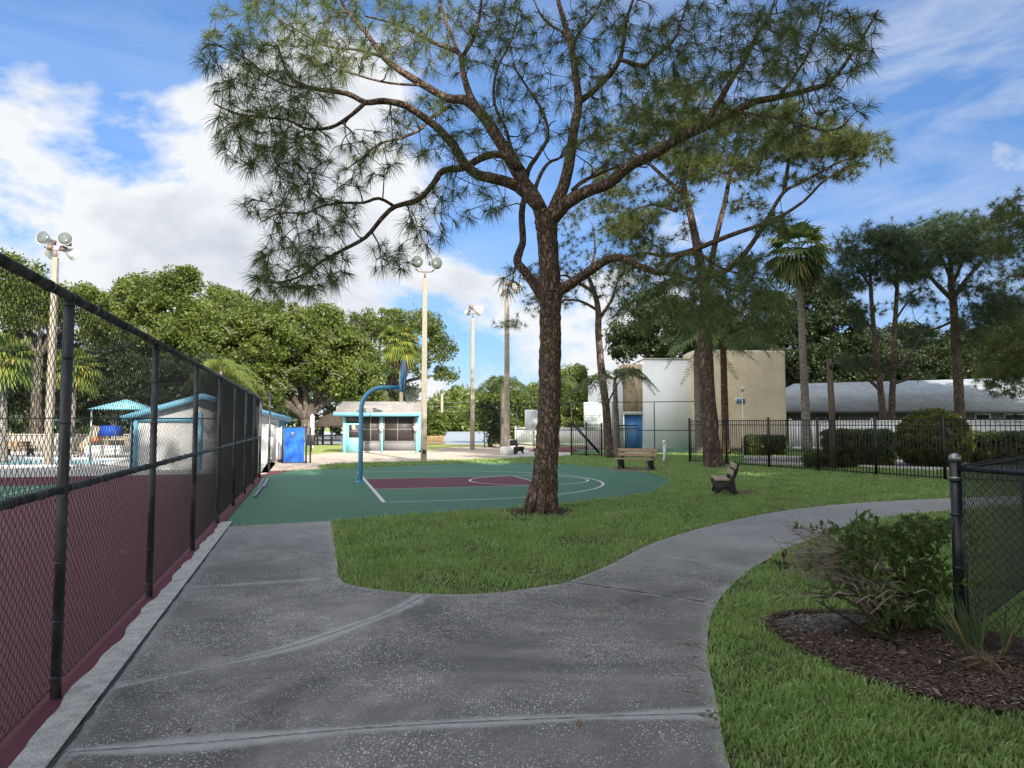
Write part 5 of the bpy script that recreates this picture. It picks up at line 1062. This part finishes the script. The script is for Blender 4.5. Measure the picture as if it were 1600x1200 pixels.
hedge('clipped hedge around the foot of the dark wooden pole', 1338, 27, (2.4, 1.3, 1.36), n=360)
hedge('largest round clipped shrub behind the iron fence', 1455, 28, (3.1, 2.4, 2.25), 'shrub', True, 1000, 'round_shrub', 'round_leaf')
hedge('clipped hedge at the right edge behind the iron fence', 1568, 29, (3.0, 1.2, 1.25), n=400)
hedge('little low shrub at the fence foot between square hedge and pole', 1273, 26.5, (1.2, .8, .55), 'shrub', True, 60, 'low_shrub')
# leafy shrub with dead branches in the mulch bed
def shrub():
    base = G(1385, 985); S = Skel(); bl = MB(); dead = MB(); D0 = base.y; tips = []; tdir = []
    for k in range(26):
        x, y = random.uniform(1255, 1492), random.uniform(815, 945); e = W(x, y, D0+random.uniform(-.45, .45)); st = base+Vector((random.uniform(-.18, .18), random.uniform(-.14, .14), 0))
        m = st.lerp(e, .5)+Vector((random.uniform(-.1, .1), random.uniform(-.1, .1), random.uniform(.02, .14))); S.limb([st, m, e], [.011, .008, .004], 5, 4, .05)
    T = []
    for (cx, cy, rx, ry, n) in ((1420,850,75,42,150),(1360,855,80,40,90),(1400,910,90,45,130),(1450,930,45,60,80),(1300,890,60,40,30),(1400,970,60,28,60),(1340,825,70,18,34),(1445,825,50,16,40)):
        for i in range(n): T.append(tuple(W(random.gauss(cx, rx*.5), min(995, random.gauss(cy, ry*.5)), D0+random.gauss(0, .22))))
    T = np.array(T); T = T[T[:, 2] > .05]; E, Dv = S.grow(T, .006, .0022, 4, .15, .05)
    P = []; n = 7
    m = len(E)*n; C = np.repeat(E, n, 0); D = np.repeat(Dv, n, 0)+RNG.normal(0, .55, (m, 3))+np.array([0, 0, .25]); D /= np.linalg.norm(D, axis=1)[:, None]
    C = C-np.repeat(Dv, n, 0)*RNG.uniform(0, .1, (m, 1)); u, v = perp(D); a = RNG.uniform(0, 2*PI, (m, 1)); s = u*np.cos(a)+v*np.sin(a); nr = np.cross(D, s); l = RNG.uniform(.038, .075, (m, 1)); w_ = l*.24
    p0 = C; p1 = C+D*l*.45+s*w_+nr*l*.1; p2 = C+D*l-nr*l*.12; p3 = C+D*l*.45-s*w_+nr*l*.1; pm = C+D*l*.5-nr*l*.02
    i = np.arange(m)*5; bl.add(np.stack([p0, p1, p2, p3, pm], 1).reshape(-1, 3), np.stack([i, i+1, i+4], 1)); bl.n -= 5*m
    for q in ((1, 2, 4), (2, 3, 4), (3, 0, 4)): bl.A.append(np.stack([i+q[0], i+q[1], i+q[2]], 1)+bl.n)
    bl.n += 5*m
    for k in range(44):      # bare grey branches reaching left
        x, y = random.uniform(1222, 1300), random.uniform(822, 935); e = W(x, y, D0+random.uniform(-.3, .25)); st = W(random.uniform(1330, 1420), random.uniform(880, 960), D0+random.uniform(-.1, .1)); m_ = st.lerp(e, .5)+Vector((random.uniform(-.1, .1), 0, random.uniform(-.04, .12)))
        pts = crom([st, m_, e], 5); dead.tube(pts, np.linspace(.009, .003, len(pts)), 5)
        for j in range(8):
            p = pts[random.randrange(4, len(pts))]; q = p+Vector((random.uniform(-.16, .05), random.uniform(-.08, .08), random.uniform(-.07, .11))); r_ = q+Vector((random.uniform(-.07, .04), 0, random.uniform(-.03, .07))); dead.tube([p, q, r_], [.003, .002, .0012], 3)
    for k in range(14):
        x, y = random.uniform(1330, 1440), random.uniform(880, 960); p = W(x, y, D0-.32+random.uniform(-.1, .1)); q = p+Vector((random.uniform(-.25, .25), 0, random.uniform(-.06, .14))); dead.tube([p, p.lerp(q, .5)+Vector((0, 0, .04)), q], [.006, .005, .003], 4)
    o = finish('shrub', 'leafy shrub with bare grey dead branches on its left in the mulch bed', 'shrub', base, S.mb, K['stem'], [(bl, K['shrub_leaf'], 'crown'), (dead, K['dead'], 'dead_branches')])
    rl = MB(); c = W(1222, 862, D0-.1)
    for k in range(9):
        p = c+Vector((random.uniform(-.02, .03), random.uniform(-.03, .03), random.uniform(-.1, .06))); q = p+Vector((random.uniform(-.02, .02), 0, -.06)); s_ = Vector((.014, .006, 0)); rl.quad(p, p.lerp(q, .5)+s_, q, p.lerp(q, .5)-s_)
    r_ = rl.build('dry_leaves', mat('dry_red_leaf', (.12,.02,.015), (.07,.015,.01), 20, .7)); r_.parent = o; r_.matrix_parent_inverse = Matrix.Translation(-base)
shrub()
def palmetto():
    base = G(1548, 1048); b = MB(); st = MB(); dd = MB(); st.tube([base+Vector((0, 0, -.03)), base+Vector((0, 0, .1))], [.04, .025], 8)
    def strap(mb, p, d, l, w, drop):
        side = d.cross(Vector((0, -1, .2))).normalized(); side = (side+Vector((random.uniform(-.3, .3), random.uniform(-.5, .5), 0))).normalized(); V = []
        for k in range(6):
            t = k/5; c = p+d*l*t+Vector((0, 0, -drop*l*t*t)); ww = w*(.5+1.1*t if t < .4 else (1-t)*1.6+.04); V += [tuple(c-side*ww), tuple(c+side*ww)]
        mb.add(V, [(2*k, 2*k+1, 2*k+3, 2*k+2) for k in range(5)])
    for (dx, dy, off, n, l0) in ((-.42, -.1, (-.07, 0), 13, .44), (-.1, .1, (-.02, .04), 12, .4), (.25, -.05, (.05, 0), 10, .36), (-.75, .0, (-.06, .02), 8, .36)):
        st.tube([base, base+Vector((off[0]*2, off[1], .16))], [.012, .008], 5)
        for k in range(n):
            a = (k/(n-1)-.5)*.75; d = Vector((dx+a*.8, dy+random.uniform(-.18, .18), 1)).normalized(); strap(b, base+Vector((off[0]*2+a*.03, off[1], .13+random.uniform(-.02, .02))), d, l0*random.uniform(.75, 1.1), .0085, random.uniform(.02, .22))
    for k in range(22):
        d = Vector((random.uniform(-1, 1), random.uniform(-.9, .5), random.uniform(-.05, .5))).normalized(); strap(dd, base+Vector((0, 0, .06)), d, random.uniform(.1, .26), .006, random.uniform(.3, .7))
    finish('palmetto', 'small upright palmetto with stiff blades at the low fence corner', 'palm', base, st, K['stem'], [(b, K['palmetto'], 'crown'), (dd, K['dead_frond'], 'dead_fronds')])
K['dead_frond'] = leafmat('dead_frond', (.16,.1,.06), (.3,.2,.12), None, 0, .1, 4)
palmetto()
# unseen oaks added behind and beside the view to throw its shade
def shade_oaks():
    S = Skel(); base = Vector((0, 0, 0)); fk = Vector((0, 0, 5)); S.limb([base, fk], [.5, .4], 10, 3); b = MB(); cs = []
    for k in range(13):
        a = k*2.4; c = Vector((math.cos(a)*3.4*(k > 0), math.sin(a)*3.4*(k > 0), 5.6+9.8*((k*5) % 13)/12)); S.limb([fk, fk.lerp(c, .5), c], [.25, .16, .06], 6, 3); cs.append(in_ellipsoid(c, (3.3, 3.3, 3.0), 46, .5))
    leaves(b, np.concatenate(cs), 1.3, 80, .34)
    o = finish('oak_tree', SHADE_LAB[0], 'tree', base, S.mb, K['bark_oak'], [(b, K['oak_dark'], 'crown')], 'unseen oaks added for shade')
    for i, (x, y, sc, rz) in enumerate(SHADE):
        q = o if i == 0 else dup(o, (x, y, 0), rz, SHADE_LAB[min(i, 1)]); q.location = (x, y, 0); q.scale = (1, 1, 1) if False else (sc, sc, sc); q.rotation_euler = (0, 0, rz)
SHADE_LAB = ['unseen oak added outside the view to cast shade', 'unseen oak added outside the view to cast shade']
SHADE = [(14,-4,1.35,0),(9,-11,1.5,1),(1,-15,1.4,2.2),(20,2,1.3,3),(33.5,11,1.75,4),(40,15,1.8,2.9),(-5,-13,1.15,5),(33,20,1.55,.6),(45,24,1.5,2.5)]
shade_oaks()
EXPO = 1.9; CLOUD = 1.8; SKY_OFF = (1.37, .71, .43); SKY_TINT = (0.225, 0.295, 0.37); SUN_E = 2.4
# ---------------------------------------------------------------- daylight
SUN_EL = R(33); SUN_DIR = Vector((.43, -.9, 0)).normalized()*math.cos(SUN_EL)+Vector((0, 0, math.sin(SUN_EL)))
sl = bpy.data.lights.new('sun', 'SUN'); sl.energy = SUN_E; sl.angle = R(.5); sl.color = (1, .93, .82)
so = bpy.data.objects.new('sun', sl); COL.objects.link(so); so.rotation_euler = SUN_DIR.to_track_quat('Z', 'Y').to_euler(); so.location = (0, 0, 50)
w = bpy.data.worlds.new('World'); SC.world = w; w.use_nodes = True; nt = w.node_tree; N = nt.nodes.new; L = nt.links.new
bg = nt.nodes['Background']; sky = N('ShaderNodeTexSky'); sky.sky_type = 'NISHITA'; sky.sun_disc = False
sky.sun_elevation = SUN_EL; sky.sun_rotation = math.atan2(SUN_DIR.x, SUN_DIR.y); sky.air_density = 1.0; sky.dust_density = .3; sky.ozone_density = 2.0
tc = N('ShaderNodeTexCoord'); sp = N('ShaderNodeSeparateXYZ'); L(tc.outputs['Generated'], sp.inputs[0])
def mth(op, a, b=None, clamp=False):
    m = N('ShaderNodeMath'); m.operation = op; m.use_clamp = clamp
    for s, v in zip(m.inputs, (a, b)):
        if v is None: continue
        if isinstance(v, (int, float)): s.default_value = v
        else: L(v, s)
    return m.outputs[0]
def vmap(sx, sy, sz, lx=0, ly=0, lz=0):
    mp = N('ShaderNodeMapping'); mp.inputs['Scale'].default_value = (sx, sy, sz); mp.inputs['Location'].default_value = (lx, ly, lz); L(tc.outputs['Generated'], mp.inputs[0]); return mp.outputs[0]
x, y, z = sp.outputs
az = mth('ARCTAN2', x, y)                       # 0 ahead, + to the right
el = mth('ARCSINE', z)
v1 = vmap(1, 1, 1.5, SKY_OFF[0], SKY_OFF[1], SKY_OFF[2])
n1 = noise(nt, v1, 3.1, 9, .56, .25); n2 = noise(nt, vmap(1, 1, 1.5, 3.3, 1.2, .9), 1.5, 3, .5)
# cumulus bank to the left and low over the middle, clear to the right
bl = mapr(nt, az, -.35, .32, .15, -.26); 
low = mapr(nt, el, .08, .34, .09, 0); e2 = mth('SUBTRACT', el, mth('MULTIPLY', mth('ADD', az, .65), .16)); top = mapr(nt, e2, .37, .46, 0, -.34)
mid = mth('MULTIPLY', mapr(nt, el, .14, .3, .16, 0), mapr(nt, az, .1, .35, 1, .3))
s = mth('ADD', mth('ADD', mth('ADD', mth('ADD', mth('MULTIPLY', n1, 1.9), -.45), mth('MULTIPLY', mth('SUBTRACT', n2, .5), .55)), bl), mth('ADD', mth('ADD', low, top), mid))
out_ = mth('ADD', mapr(nt, el, .72, 1.0, 0, .3), mapr(nt, y, -.1, -.5, 0, .3)); s = mth('ADD', s, out_)  # extra unseen cloud overhead and behind, added to lift the shade
cov = mapr(nt, s, .49, .64)
cir = mth('MULTIPLY', mapr(nt, noise(nt, vmap(1.2, 1.2, 5.5, 2, 0, 1), 2.2, 7, .6, 1.2), .38, .76, 0, .5), mapr(nt, az, .1, .5, .4, 1))
cov = mth('MAXIMUM', cov, cir)
shade = mapr(nt, mth('ADD', noise(nt, vmap(1, 1, 1.7, 6.1, 2, SKY_OFF[2]), 4.2, 7, .6), mapr(nt, s, .5, 1.1, -.16, .13)), .40, .72)
rear_fill = mth('MAXIMUM', mapr(nt, y, .1, -.45, 1, 3.2), mapr(nt, el, .75, 1.05, 1, 2.8)); rc = N('ShaderNodeCombineColor')  # unseen clouds behind and overhead brightened as added fill light
for i_, k_ in enumerate((1, .96, .88)): L(mth('POWER', rear_fill, [1.06, 1.0, .86][i_]), rc.inputs[i_])
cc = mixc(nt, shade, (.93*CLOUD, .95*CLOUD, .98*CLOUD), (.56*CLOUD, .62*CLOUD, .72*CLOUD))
hz = N('ShaderNodeCombineColor')
for i_, lo_ in enumerate((.5, .5, .62)): L(mapr(nt, el, 0, .42, lo_, 1), hz.inputs[i_])
skyc = mixc(nt, 1.0, mixc(nt, 1.0, sky.outputs[0], SKY_TINT, 'MULTIPLY'), hz.outputs[0], 'MULTIPLY')
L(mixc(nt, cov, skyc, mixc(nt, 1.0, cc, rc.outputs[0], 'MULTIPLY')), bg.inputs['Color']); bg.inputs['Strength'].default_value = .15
v = SC.view_settings; v.view_transform = 'Standard'; v.look = 'None'; v.exposure = EXPO; v.gamma = 1; v.use_curve_mapping = False
SC.render.film_transparent = False
